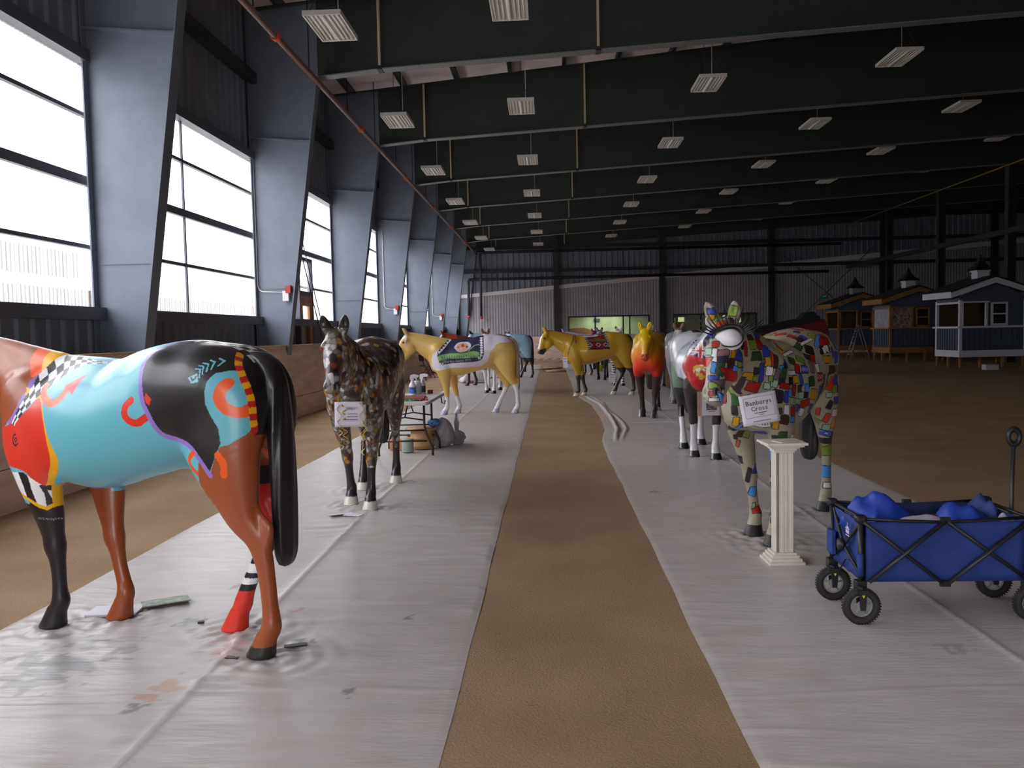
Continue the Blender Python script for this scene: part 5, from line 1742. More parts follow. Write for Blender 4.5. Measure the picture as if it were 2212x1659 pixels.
# conduit and red strobe on the columns
for k, lab in ((2, 'white conduit ending in a red alarm strobe on the second slate column'), (4, 'white conduit ending in a red alarm strobe on the fourth slate column'), (6, 'small white conduit with red alarm strobe on the sixth slate column')):
    a = empty('fire_alarm', (0, DK(k) - .02, 0), label=lab, cat='alarm', group='alarm strobes on the columns')
    xo = -5.79 if k == 2 else -5.60
    MB().tube([(xo, -.02, 5.2), (xo, -.02, 2.62), (xo + .04, -.02, 2.53), (xo + .10, -.02, 2.50), (-5.24, -.02, 2.47)], .013, 8).build('conduit', M_WHITE, a)
    MB().box((-5.21, -.06, 2.40), (.12, .08, .20)).build('junction_box', M_WHITE, a)
    MB().box((-5.15, -.07, 2.53), (.10, .12, .15)).build('strobe', M_RED, a)

# green exit sign high on the end wall
ex = empty('exit_sign', (16.9, WALL_E - .12, 3.45), label='small glowing green exit sign on the dark end wall', cat='sign')
MB().box((0, 0, 0), (.34, .05, .20)).build('case', M_GIRT, ex)
text_mesh('EXIT', .15, 'lettering', mat('exit_green_glow', (60, 200, 140), .5, emit=(60, 210, 150), estr=.35), ex, (0, -.028, 0), (PI / 2, 0, 0))
# ---------------------------------------------------------------- pedestal
M_CREAM = mat('cream_painted_plaster', (222, 212, 202), .55, noise=.03, scale=6)
pd = empty('plinth', (1.522, 5.69, .004), math.radians(2), 'tall cream fluted square pedestal in front of the patchwork horse', 'pedestal')
b = MB()
b.box((0, 0, .010), (.235, .235, .02)).box((0, 0, .030), (.205, .205, .022)).box((0, 0, .050), (.178, .178, .02)).box((0, 0, .066), (.152, .152, .016))
b.build('base', M_CREAM, pd, bevel=.003)
fl = []
for s in range(4):                            # fluted square shaft
    prof = [(-.056, .056), (-.040, .056), (-.036, .049), (-.022, .049), (-.018, .056), (-.006, .056), (-.002, .049), (.002, .049), (.006, .056), (.018, .056), (.022, .049), (.036, .049), (.040, .056)]
    c, sn = [(1, 0), (0, -1), (-1, 0), (0, 1)][s]
    fl += [(c * u - sn * -v if False else c * u + sn * v, -sn * u + c * v) for u, v in prof]
MB().prism(fl, 'z', .072, .735).build('shaft', M_CREAM, pd)
b = MB()
b.box((0, 0, .742), (.128, .128, .016)).box((0, 0, .756), (.150, .150, .014)).box((0, 0, .769), (.180, .180, .014)).box((0, 0, .782), (.225, .225, .014)).box((0, 0, .796), (.262, .262, .016))
b.build('capital', M_CREAM, pd, bevel=.002)
pp = MB().box((0, 0, 0), (.17, .11, .004)).build('paper', mat('off_white_card', (210, 200, 192), .6))
pp.location = (1.55, 5.67, .811); pp.rotation_euler = (0, 0, .4)
tag(pp, 'small card lying flat on top of the cream pedestal', 'paper')

# ---------------------------------------------------------------- folding wagon
M_BLUE = mat('blue_wagon_canvas', (35, 57, 130), .75, noise=.08, scale=14, bump=.12, bscale=22)
M_BLUE2 = mat('navy_wagon_lining', (28, 42, 92), .8, noise=.08, scale=12)
M_TUBE = mat('black_wagon_tube', (42, 40, 42), .4)
M_TYRE = mat('dusty_tyre_rubber', (46, 42, 42), .8, noise=.15, scale=20)
M_RIM = mat('grey_wheel_rim', (150, 148, 150), .4)
wg = empty('folding_wagon', (0, 0, .004), label='blue canvas folding wagon on black wheels, loaded with cloths', cat='wagon')
X0, X1, YN, YF, ZL, ZT2 = 1.615, 2.46, 4.50, 4.95, .215, .545
def canvas(name, pts, m, sag, nx=14, nz=6, seed=0):
    p = [Vector(q) for q in pts]               # bl, br, tr, tl
    n = (p[1] - p[0]).cross(p[3] - p[0]).normalized()
    vs, fs = [], []
    for j in range(nz + 1):
        for i in range(nx + 1):
            u, v = i / nx, j / nz
            q = p[0].lerp(p[1], u).lerp(p[3].lerp(p[2], u), v)
            d = sag * math.sin(PI * u) * math.sin(PI * v) + .004 * math.sin(u * 23 + seed) * math.sin(v * 4 + 2 * u)
            vs.append(q + n * d)
    for j in range(nz):
        for i in range(nx):
            a = j * (nx + 1) + i
            fs.append((a, a + 1, a + nx + 2, a + nx + 1))
    o = MB().add(vs, fs, True).build(name, m, wg)
    so = o.modifiers.new('thick', 'SOLIDIFY'); so.thickness = .004
    return o
canvas('side_panel', [(X0 + .02, YN, ZL), (X1 - .02, YN, ZL), (X1 - .02, YN, ZT2 - .02), (X0 + .02, YN, ZT2 - .02)], M_BLUE, -.012, 24, 8)
canvas('side_panel', [(X0 + .02, YF, ZL), (X1 - .02, YF, ZL), (X1 - .02, YF, ZT2 - .01), (X0 + .02, YF, ZT2 - .01)], M_BLUE2, .012, 24, 8, 2)
canvas('end_panel', [(X0, YN, ZL), (X0, YF, ZL), (X0, YF, ZT2 - .02), (X0, YN, ZT2 - .02)], M_BLUE, .02, 12, 6, 1)
canvas('end_panel', [(X1, YN, ZL), (X1, YF, ZL), (X1, YF, ZT2 - .02), (X1, YN, ZT2 - .02)], M_BLUE, -.02, 12, 6, 3)
MB().box(((X0 + X1) / 2, (YN + YF) / 2, ZL), (X1 - X0 - .02, YF - YN, .012)).build('floor_panel', M_BLUE2, wg)
for y, s in ((YN, -1), (YF, 1)):
    MB().tube([(X0, y + s * .008, ZT2), (X0 + .2, y + s * .006, ZT2 - .012), (2.035, y + s * .006, ZT2 - .022), (X1 - .2, y + s * .006, ZT2 - .012), (X1, y + s * .008, ZT2)], .009, 6).build('top_binding', M_BLACK, wg)
    yy = y + s * .018
    for i, (a, c) in enumerate((((X0, ZT2 - .012), (2.02, ZL - .008)), ((X0 + .03, ZL + .0), (2.035, ZT2 - .010)), ((2.035, ZT2 - .010), (X1 - .01, ZL + .01)), ((2.05, ZL - .008), (X1, ZT2 - .012)))):
        o_ = .006 * (i % 2)
        MB().tube([(a[0], yy + s * o_, a[1]), (c[0], yy + s * o_, c[1])], .0145, 8, sq=(1.15, .7)).build('cross_brace', M_TUBE, wg)
    MB().box((2.035, yy, ZL - .012), (.05, .024, .028)).build('pivot_bracket', M_BLACK, wg)
    MB().box((2.035, yy, ZT2 - .012), (.045, .026, .034)).build('pivot_bracket', M_BLACK, wg)
    for x in (X0 - .008, X1 + .008):
        MB().tube([(x, y, .17), (x, y, ZT2 - .02)], .0135, 8).build('corner_post', M_TUBE, wg)
        MB().box((x, y, ZT2), (.060, .054, .042)).build('corner_cap', M_BLACK, wg, bevel=.014)
        MB().box((x, y, .19), (.056, .056, .06)).build('corner_foot', M_BLACK, wg, bevel=.006)
        MB().tube([(x, y + s * .004, .245), (x, y + s * .004, .36)], .0165, 8).build('post_sleeve', M_BLUE, wg)
for s, x in ((-1, X0), (1, X1)):
    MB().tube([(x, YN, ZT2 - .01), (x + s * .012, (YN + YF) / 2, ZL + .14), (x, YF, ZL + .02)], .0095, 6).build('end_brace', M_TUBE, wg)
    MB().tube([(x, YF, ZT2 - .01), (x + s * .020, (YN + YF) / 2, ZL + .14), (x, YN, ZL + .02)], .0095, 6).build('end_brace', M_TUBE, wg)
    MB().tube([(x, YN, ZT2), (x, YF, ZT2 - .004)], .009, 6).build('end_binding', M_BLACK, wg)
MB().lathe([(.0, -.02), (.03, -.018), (.034, 0), (.026, .016), (0, .02)], (X0 - .03, (YN + YF) / 2, ZL + .14), 14, 'x').build('buckle', M_BLACK, wg)
MB().tube([(X0 - .01, 4.62, .30), (X0 - .014, 4.70, .28), (X0 - .01, 4.80, .20)], .004, 5).build('pull_strap', M_BLACK, wg)
MB().box((X0 - .028, YF - .05, .33), (.02, .09, .13)).build('side_pocket', M_BLUE, wg)
# white print on the near end panel: a stepped boat-like emblem
em = MB()
em.box((0, 0, 0), (.05, .001, .018)).box((0, 0, .016), (.058, .001, .006)).box((0, 0, .036), (.004, .001, .03)).box((-.012, 0, .024), (.012, .001, .008)).box((.012, 0, .024), (.012, .001, .008)).box((0, 0, -.020), (.056, .001, .005))
eo2 = em.build('print', mat('white_sign_paint', (214, 208, 224), .5), wg)
eo2.location = (X0 - .020, YN + .16, .44); eo2.rotation_euler = (0, 0, PI / 2)
# wheels, forks
def wheel(x, y, sy):
    w = empty('wheel', (x, y, .098)); w.parent = wg
    MB().torus((0, 0, 0), .076, .021, 'y', 40, 10).build('tyre', M_TYRE, w)
    MB().torus((0, 0, 0), .054, .006, 'y', 36, 8).build('rim', M_RIM, w)
    sp_ = MB()
    for j in range(5):
        a = 2 * PI * j / 5 + .3
        sp_.tube([(0, 0, 0), (math.cos(a) * .054, 0, math.sin(a) * .054)], .0055, 6)
    sp_.lathe([(.014, -.014), (.014, .014)], (0, 0, 0), 14, 'y')
    sp_.lathe([(.024, -.006), (.024, .006)], (0, 0, 0), 20, 'y')
    sp_.build('spokes', M_RIM, w)
    tr = MB()
    for j in range(40):
        a = 2 * PI * j / 40
        tr.box((math.cos(a) * .0950, 0, math.sin(a) * .0950), (.005, .036, .006), Matrix.Rotation(-a, 3, 'Y'))
    t_ = tr.build('tread', M_TYRE, w); t_['kind'] = 'stuff'
    fk = MB()
    for s in (-1, 1):
        fk.prism([(-.020, .075), (.020, .075), (.013, -.018), (-.013, -.018)], 'y', y + s * .028 - .004, y + s * .028 + .004)
    fk.v = [(vx + x, vy, vz + .098) for vx, vy, vz in fk.v]
    fk.box((x, y, .178), (.05, .066, .02)).lathe([(.016, .17), (.016, .20)], (x, y, 0), 12)
    fk.lathe([(.012, -.036), (.012, .036)], (x, y, .098), 12, 'y')
    fk.build('wheel_fork', M_BLACK, wg)
    mk = MB().prism([(-.008, .008), (.008, .008), (0, -.008)], 'y', -.001, .001).build('warning_mark', mat('yellow_warning_mark', (220, 210, 50), .5), wg)
    mk.location = (x, y - .0345, .155)
for x, y in ((X0 - .02, YN - .05), (X0 - .03, YF - .09), (X1 + .02, YN - .02), (X1 + .03, YF - .06)):
    wheel(x, y, 1)
# upright pull handle
hx, hy = X1 + .10, YF - .10
MB().tube([(hx - .03, hy, .28), (hx, hy, .50), (hx + .008, hy, .865)], .0115, 8).build('handle_shaft', M_TUBE, wg)
grip = MB().torus((0, 0, 0), .031, .0135, 'y', 28, 10).build('handle_grip', M_BLACK, wg)
grip.location = (hx + .010, hy, .918); grip.scale = (1, 1, 1.35)
MB().tube([(X1 + .01, hy, .21), (hx - .03, hy, .28)], .012, 8).build('handle_hinge', M_TUBE, wg)
# load: crumpled cloths and paper
def crumple(name, c, size, hgt, m, seed, label, cat, rot=0.0, peak=1.0, group=None, nn=26):
    R = np.random.default_rng(seed)
    u = np.linspace(-1, 1, nn)
    Uu, Vv = np.meshgrid(u, u, indexing='ij')
    P = np.stack([Uu.ravel(), Vv.ravel(), 0 * Uu.ravel()], -1)
    r = np.maximum(np.abs(P[:, 0]), np.abs(P[:, 1]))
    n = vnoise(P + 3, 1.6, seed) * .75 + (1 - np.abs(2 * vnoise(P + 5, 1.5, seed + 1) - 1)) * .35
    z = hgt * (np.clip(1.05 - r ** 2, 0, 1) ** .7) * (.35 + .75 * n) * peak
    jit = (1 + .22 * (vnoise(P + 9, 1.5, seed + 2) - .5))
    X = P[:, 0] * size[0] * jit; Y = P[:, 1] * size[1] * jit
    cr, sr = math.cos(rot), math.sin(rot)
    V = np.stack([c[0] + X * cr - Y * sr, c[1] + X * sr + Y * cr, c[2] + z], -1)
    i = np.arange((nn - 1) ** 2)
    a = (i // (nn - 1)) * nn + i % (nn - 1)
    o = np_mesh(name, V, np.stack([a, a + nn, a + nn + 1, a + 1], -1), m)
    so = o.modifiers.new('thick', 'SOLIDIFY'); so.thickness = .003
    return tag(o, label, cat, group)
M_TARP = mat('bright_blue_tarp', (30, 62, 164), .5, bump=.15, bscale=16)
crumple('blue_tarp', (1.79, 4.74, .43), (.15, .13), .24, M_TARP, 4, 'crumpled bright blue cloth heaped at the left end of the wagon', 'cloth', .4)
crumple('blue_tarp', (2.22, 4.69, .43), (.14, .12), .17, M_TARP, 9, 'peaked bright blue cloth in the middle right of the wagon', 'cloth', .2)
crumple('blue_tarp', (2.37, 4.80, .44), (.10, .11), .17, mat('dull_blue_cloth', (40, 58, 120), .7), 13, 'duller blue cloth against the right end of the wagon', 'cloth', 1.0)
crumple('white_paper', (1.98, 4.66, .44), (.20, .10), .085, mat('crumpled_white_paper', (196, 192, 200), .7), 21, 'crumpled white paper between the blue cloths in the wagon', 'paper', .1)
crumple('shoe_cloth', (2.40, 4.62, .47), (.06, .05), .07, mat('grey_white_cloth', (170, 166, 172), .7), 27, 'small grey and white cloth at the right rim of the wagon', 'cloth', .6)
crumple('red_rag', (2.06, 4.74, .47), (.05, .05), .06, mat('dark_red_rag', (120, 40, 56), .7), 31, 'small dark red rag on the white paper in the wagon', 'cloth', .6)
# hidden packing that the cloths rest on
MB().box(((X0 + X1) / 2, (YN + YF) / 2, .325), (X1 - X0 - .06, YF - YN - .06, .21)).build('cargo_box', mat('brown_carton', (120, 94, 70), .8), wg)

# ---------------------------------------------------------------- hanging signs
M_PAPER = mat('white_sign_paper', (226, 220, 232), .6)
M_INK = mat('black_print', (44, 40, 48), .7)
M_GREYINK = mat('grey_print', (120, 112, 124), .7)
M_RIB = mat('gold_ribbon', (206, 186, 96), .3, metal=.3)
def curved_sheet(name, wd, ht, m, parent, curl=.012, nx=10, nz=8, th=.0012, rnd=0):
    vs, fs = [], []
    for j in range(nz + 1):
        for i in range(nx + 1):
            u, v = i / nx - .5, j / nz - .5
            k = 1.0
            vs.append((u * wd, -curl * (1 - (2 * u) ** 2) + .006 * v * v, v * ht))
    for j in range(nz):
        for i in range(nx):
            if rnd and j >= nz - 1 and (i == nx - 1): continue
            a = j * (nx + 1) + i
            fs.append((a, a + 1, a + nx + 2, a + nx + 1))
    o = MB().add(vs, fs, True).build(name, m, parent)
    so = o.modifiers.new('thick', 'SOLIDIFY'); so.thickness = th; so.offset = -1
    return o
def bars(name, rows, m, parent, y):
    b = MB()
    for cx, cz, wd, ht in rows: b.box((cx, y, cz), (wd, .0006, ht))
    o = b.build(name, m, parent)
    o['kind'] = 'stuff'
    return o
# Banburys Cross
sg = empty('paper_sign', (1.402, 5.80, 1.015), rot=(math.radians(-4), math.radians(-9), math.radians(4)), label='white paper sign reading Banburys Cross hung on the patchwork horse', cat='sign')
curved_sheet('sheet', .252, .206, M_PAPER, sg)
F = -.0145
fr = MB()
for cx, cz, wd, ht in ((0, .082, .202, .0022), (0, -.052, .202, .0022), (-.100, .015, .0022, .134), (.100, .015, .0022, .134)):
    fr.box((cx, F + .010 * (abs(cx) / .1), cz), (wd, .0006, ht))
fr.build('border_line', M_GREYINK, sg)
SERIF = dict(B=('bl', 'tl'), n=('bl', 'br', 'tl'), b=('tl',), u=('tl', 'tr', 'br'), r=('bl', 'tl'), y=('tl', 'tr'), a=('br',), C=(), o=(), s=())
def mono(txt, z, pitch, size, par, ink, y=F):
    """typewriter lettering: evenly pitched letters with slab feet"""
    n = len(txt)
    for i, ch in enumerate(txt):
        x = (i - (n - 1) / 2) * pitch
        t = text_mesh(ch, size, 'letter', ink, par, (x, y + .012 * (2 * x / .252) ** 2 - .0008, z), (PI / 2, 0, 0))
        co = [v.co for v in t.data.vertices]
        xs_, ys_ = [c.x for c in co], [c.y for c in co]
        bm = bmesh.new(); bm.from_mesh(t.data)
        xh = min(ys_) + (.62 if ch in 'bB' else 1) * (max(ys_) - min(ys_))
        for k in SERIF.get(ch, ()):
            cx = min(xs_) + .0012 if k[1] == 'l' else max(xs_) - .0012
            cy = min(ys_) + .0006 if k[0] == 'b' else max(ys_) - .0006
            h = .0042
            q = [bm.verts.new((cx + sx * h, cy + sy * .0011, .0005)) for sx, sy in ((-1, -1), (1, -1), (1, 1), (-1, 1))]
            bm.faces.new(q)
        bm.to_mesh(t.data); bm.free()
mono('Banburys', .044, .0225, .042, sg, M_INK)
mono('Cross', .004, .0225, .042, sg, M_INK)
bars('fine_print', [(0, -.025, .085, .006), (.005, -.038, .030, .004), (0, -.080, .12, .005)], M_GREYINK, sg, F - .0004)
MB().tube([(-.11, -.002, .10), (-.10, .03, .19), (-.06, .10, .30)], .0012, 5).build('string', M_INK, sg)
MB().tube([(.11, -.002, .10), (.12, -.01, .20)], .0012, 5).build('string', M_INK, sg)
# MISSY
sg2 = empty('paper_sign', (-1.712, 7.235, .893), rot=(math.radians(-6), 0, math.radians(3)), label='white card sign reading MISSY with gold ribbons on the pebble horse', cat='sign')
curved_sheet('sheet', .268, .215, M_PAPER, sg2, .010, rnd=1)
text_mesh('"MISSY"', .031, 'lettering', M_INK, sg2, (.012, -.0135, .048), (PI / 2, 0, 0))
bars('fine_print', [(.02, .004, .085, .005), (.02, -.020, .090, .007), (.01, -.045, .115, .006)], M_GREYINK, sg2, -.0125)
R_ = random.Random(3)
def curl_ribbon(p, n, ln):
    pts = []
    for i in range(n * 4 + 1):
        t = i / 4
        pts.append((p[0] + .018 * math.sin(t * PI * 1.1 + p[0] * 50) + .012 * t / n, p[1] - .012 - .010 * math.cos(t * PI), p[2] - ln * i / (n * 4)))
    return MB().tube(pts, .0035, 6, sq=(1.6, .3))
for p, n, ln in (((-.10, 0, .105), 5, .30), ((-.05, 0, .09), 4, .14), ((.095, 0, .105), 5, .34), ((.115, 0, .02), 4, .24), ((-.085, 0, -.10), 6, .20), ((-.045, 0, -.11), 5, .17), ((.10, 0, -.10), 6, .25)):
    curl_ribbon(p, n, ln).build('ribbon', M_RIB, sg2)
MB().tube([(-.10, 0, .10), (-.12, .05, .30), (-.11, .16, .46)], .003, 6).build('neck_ribbon', M_RIB, sg2)
MB().tube([(.09, 0, .10), (.13, .03, .30), (.14, .14, .46)], .003, 6).build('neck_ribbon', M_RIB, sg2)
# photo card on the ensign horse
sg3 = empty('paper_sign', (1.872, 10.02, .695), rot=(0, 0, math.radians(0)), label='card with a black and white photograph hung before the ensign horse', cat='sign')
MB().box((0, .004, 0), (.325, .006, .285)).build('wooden_board', mat('pinkish_board', (186, 150, 134), .6, noise=.15, scale=8, stretch=(6, 1, 1)), sg3)
MB().box((-.01, -.002, 0), (.20, .003, .275)).build('sheet', M_PAPER, sg3)
ph = MB().box((0, -.005, -.035), (.125, .002, .085)).build('photograph', mat('grey_photo_print', (96, 88, 98), .5, noise=.75, scale=26, stretch=(1, 1, 2.2)), sg3)
bars('fine_print', [(0, -.095, .08, .006), (0, .115, .07, .008)], M_GREYINK, sg3, -.004)
MB().tube([(-.12, 0, .14), (-.10, .10, .40), (-.05, .30, .72)], .002, 5).build('string', M_INK, sg3)
MB().tube([(.12, 0, .14), (.10, .10, .40), (.05, .30, .72)], .002, 5).build('string', M_INK, sg3)
# white tag on the ochre horse's breast
sg4 = empty('paper_tag', (.372, 20.42, .85), rot=(0, math.radians(-4), math.radians(-10)), label='narrow white tag hung at the breast of the ochre horse', cat='sign')
MB().box((0, 0, 0), (.105, .004, .25)).build('sheet', M_PAPER, sg4)
bars('fine_print', [(0, .09, .08, .014), (0, .02, .06, .012)], M_GREYINK, sg4, -.003)
MB().tube([(0, 0, .125), (.02, .06, .20), (.06, .14, .26)], .003, 5).build('string', M_INK, sg4)
# sheet leaning on the zebra legs
sg5 = empty('paper_sign', (1.72, 23.78, .28), rot=(math.radians(-10), math.radians(6), 0), label='white paper sign leaning at the zebra striped legs', cat='sign')
MB().box((0, 0, 0), (.19, .004, .25)).build('sheet', M_PAPER, sg5)
bars('fine_print', [(0, .09, .14, .014), (0, .02, .10, .01)], M_GREYINK, sg5, -.003)

# papers on the sheets
def flat(name, c, wd, dp, rot, m, label, cat='paper', th=.004, tilt=0):
    o = MB().box((0, 0, 0), (wd, dp, th)).build(name, m)
    o.location = (c[0], c[1], c[2] if len(c) > 2 else .016); o.rotation_euler = (tilt, 0, rot)
    return tag(o, label, cat)
flat('booklet', (-2.51, 4.72), .28, .17, .12, mat('white_booklet', (214, 210, 222), .4), 'white booklet on the sheet by the brown foreleg', 'booklet', .012)
flat('leaflet', (-2.28, 4.86, .026), .26, .15, .55, mat('green_grey_leaflet', (128, 140, 124), .4, noise=.3, scale=20), 'folded green grey leaflet beside the white booklet', 'leaflet', .006, -.06)
flat('torn_sheet', (-1.84, 7.31, .018), .20, .10, .5, M_PAPER, 'curled white paper scrap before the white front hooves', 'paper', .003, -.12)
flat('torn_sheet', (-1.72, 7.25, .022), .16, .07, -.3, M_PAPER, 'second white paper scrap touching the white front hooves', 'paper', .003, .10)
flat('wooden_lath', (1.62, 14.38), .50, .04, .06, mat('pale_lath', (206, 200, 206), .5), 'pale thin strip lying left of the flame horse hooves', 'lath', .012)
flat('wooden_lath', (1.98, 14.50), .42, .04, -.08, mat('pale_lath', (206, 200, 206), .5), 'pale thin strip lying right of the flame horse hooves', 'lath', .012)
flat('paint_scrap', (-1.30, 4.16, .014), .11, .035, .3, M_BLACK, 'dark dried paint scrap right of the black hind hoof', 'scrap', .008)
flat('paint_scrap', (-1.56, 4.00, .014), .07, .03, -.2, M_BLACK, 'dark dried paint scrap just left of the black hind hoof', 'scrap', .008)
flat('paint_scrap', (-1.93, 4.52, .014), .03, .025, .2, M_BLACK, 'tiny dark paint lump between the brown and red hooves', 'scrap', .010)
# ---------------------------------------------------------------- table and things round it
M_TTOP = mat('grey_white_table_plastic', (206, 200, 200), .4)
M_TLEG = mat('dark_brown_table_tube', (52, 42, 44), .4)
tb = empty('folding_table', (0, 0, .004), label='white folding table with bowed dark legs behind the pebble horse', cat='table')
tx0, tx1, ty0, ty1, tz = -2.26, -1.50, 10.42, 12.12, .735
rc = .05
def rrect(x0, x1, y0, y1, r, n=4):
    out = []
    for cx, cy, a0 in ((x1 - r, y1 - r, 0), (x0 + r, y1 - r, PI / 2), (x0 + r, y0 + r, PI), (x1 - r, y0 + r, 3 * PI / 2)):
        for i in range(n + 1):
            a = a0 + PI / 2 * i / n
            out.append((cx + r * math.cos(a), cy + r * math.sin(a)))
    return out
MB().prism(rrect(tx0, tx1, ty0, ty1, rc), 'z', tz - .042, tz).build('table_top', M_TTOP, tb, bevel=.012)
for yy, s in ((10.95, 1), (11.65, -1)):
    for x, sx in ((tx0 + .13, -1), (tx1 - .13, 1)):
        MB().tube([(x, yy, tz - .04), (x, yy, .40), (x + sx * .02, yy, .30), (x + sx * .075, yy, .16), (x + sx * .10, yy, .10), (x + sx * .10, yy, .0)], .015, 8).build('leg', M_TLEG, tb)
    MB().tube([(tx0 + .13, yy, .33), (tx1 - .13, yy, .33)], .011, 8).build('cross_bar', M_TLEG, tb)
    MB().tube([(tx0 + .10, yy, .19), (tx1 - .10, yy, .19)], .011, 8).build('cross_bar', M_TLEG, tb)
    MB().tube([((tx0 + tx1) / 2, yy, .50), ((tx0 + tx1) / 2, yy + s * .30, tz - .05)], .010, 8).build('brace', M_TLEG, tb)
    MB().tube([(tx0 + .13, yy, .46), ((tx0 + tx1) / 2, yy, .50), (tx1 - .13, yy, .46)], .010, 8).build('brace', M_TLEG, tb)
MB().tube([(tx1 - .04, 12.0, tz - .03), (tx1 - .03, 12.0, .60), (tx1 + .01, 12.0, .58), (tx1 + .02, 12.0, tz - .10)], .010, 6).build('hanging_strap', M_TLEG, tb)

M_BOT = mat('white_spray_bottle', (226, 222, 228), .35)
def bottle(x, y, rz, lab, blue):
    r = empty('spray_bottle', (x, y, tz + .0045), rz, lab, 'bottle', 'spray bottles on the folding table')
    MB().lathe([(.0, .0), (.046, .0), (.048, .012), (.048, .125), (.040, .15), (.018, .185), (.016, .205)], seg=20).build('bottle_body', M_BOT, r)
    h = MB()
    h.prism([(-.030, .205), (.020, .205), (.024, .235), (.085, .240), (.088, .272), (.030, .285), (-.022, .275), (-.034, .245)], 'y', -.013, .013)
    h.build('spray_head', M_BOT, r)
    MB().prism([(.026, .232), (.060, .235), (.066, .185), (.058, .180), (.048, .215)], 'y', -.006, .006).build('trigger', M_BOT if blue else M_BLACK, r)
    lb = MB().lathe([(.0487, .02), (.0487, .11)], seg=20, caps=False)
    lb.build('label', mat('blue_bottle_label', (70, 100, 160), .4, noise=.5, scale=30) if blue else mat('dark_bottle_stripe', (70, 66, 80), .4), r)
bottle(-1.90, 11.75, .2, 'white spray bottle with a blue label, nearer on the table', True)
bottle(-1.80, 11.98, -.1, 'white spray bottle with a dark stripe, farther on the table', False)
j = empty('jar', (-1.845, 11.86, tz + .004), 0, 'round translucent jar between the two spray bottles', 'jar')
MB().lathe([(0, 0), (.05, 0), (.055, .02), (.055, .14), (.045, .165), (.0, .17)], seg=20).build('jar_body', mat('milky_jar', (198, 194, 200), .3), j)
MB().lathe([(.047, .165), (.047, .19), (.0, .19)], seg=20).build('lid', M_BOT, j)
flat('cardboard_sheet', (-1.84, 11.05, tz + .016), .42, .60, .1, mat('rusty_cardboard', (134, 70, 54), .7, noise=.1), 'rust brown board lying on the folding table', 'board', .02)
for x, y, rz, c, lab in ((-1.80, 10.62, .15, (70, 190, 110), 'green marker pen on the near end of the table'), (-1.66, 10.60, -.1, (40, 36, 40), 'black marker pen on the near end of the table'), (-1.60, 10.66, .2, (196, 40, 36), 'red marker pen near the table corner')):
    p = empty('marker_pen', (x, y, tz + .014), rz, lab, 'pen', 'marker pens on the table')
    mm = mat('pen_%d_%d' % (c[0], c[1]), c, .4)
    MB().tube([(-.065, 0, 0), (.03, 0, 0)], .009, 8).build('barrel', mm, p)
    MB().tube([(.03, 0, 0), (.07, 0, 0)], .010, 8).build('cap', mm, p)
rj = empty('paint_pot', (-1.69, 12.0, tz + .004), 0, 'small dark red paint pot beside the spray bottles', 'pot')
MB().lathe([(0, 0), (.038, 0), (.040, .05), (0, .052)], seg=16).build('pot_body', mat('dark_red_pot', (122, 46, 50), .5), rj)

# bushel basket: staves, hoops, rim
M_STAVE = mat('pale_basket_wood', (206, 166, 112), .6, noise=.12, scale=6, stretch=(1, 1, .2))
M_HOOP = mat('basket_hoop_wood', (190, 148, 98), .6)
bk = empty('bushel_basket', (-1.775, 11.62, .016), 0, 'wooden bushel basket under the folding table', 'basket')
st0 = None
for i in range(26):
    if st0 is None:
        st0 = MB().prism([(-.019, -.003), (.019, -.003), (.019, .003), (-.019, .003)], 'z', 0, .28)
        st0 = st0.build('stave', M_STAVE, bk); o = st0
        for v in st0.data.vertices: v.co.x *= (1 + .25 * v.co.z / .28)
    else:
        o = st0.copy(); COL.objects.link(o)
    a = 2 * PI * i / 26
    o.rotation_euler = (-.13, 0, a)
    o.location = (-math.sin(a) * -.168, -math.cos(a) * .168, .002)
    o.location = (math.sin(a) * .168, -math.cos(a) * .168, .002)
for z, r in ((.035, .178), (.15, .193), (.265, .208)):
    MB().lathe([(r - .003, z - .014), (r + .003, z - .014), (r + .004, z + .014), (r - .002, z + .014), (r - .003, z - .014)], seg=40, caps=False).build('hoop', M_HOOP, bk)
MB().lathe([(0, .0), (.165, .0), (.165, .008), (0, .008)], seg=30).build('basket_bottom', M_HOOP, bk)
MB().lathe([(0, .262), (.196, .270), (.20, .278), (0, .274)], seg=30).build('lid_board', M_HOOP, bk)
# paint can, carton
cn = empty('paint_can', (-1.905, 11.25, .016), 0, 'small grey green paint can on the sheet beside the bushel basket', 'can')
MB().lathe([(0, 0), (.075, 0), (.078, .005), (.078, .165), (.075, .17), (0, .17)], seg=28).build('can_body', mat('grey_green_can', (166, 178, 176), .35), cn)
MB().lathe([(.079, .163), (.082, .168), (.079, .173), (.066, .170), (0, .168)], seg=28, caps=False).build('can_rim', mat('dull_tin', (170, 168, 170), .35, metal=.6), cn)
bx = MB().box((0, 0, .07), (.17, .14, .14)).build('carton', mat('peach_carton', (206, 150, 110), .7))
bx.location = (-2.10, 11.52, .014); tag(bx, 'small peach coloured carton behind the pebble horse hind leg', 'box')
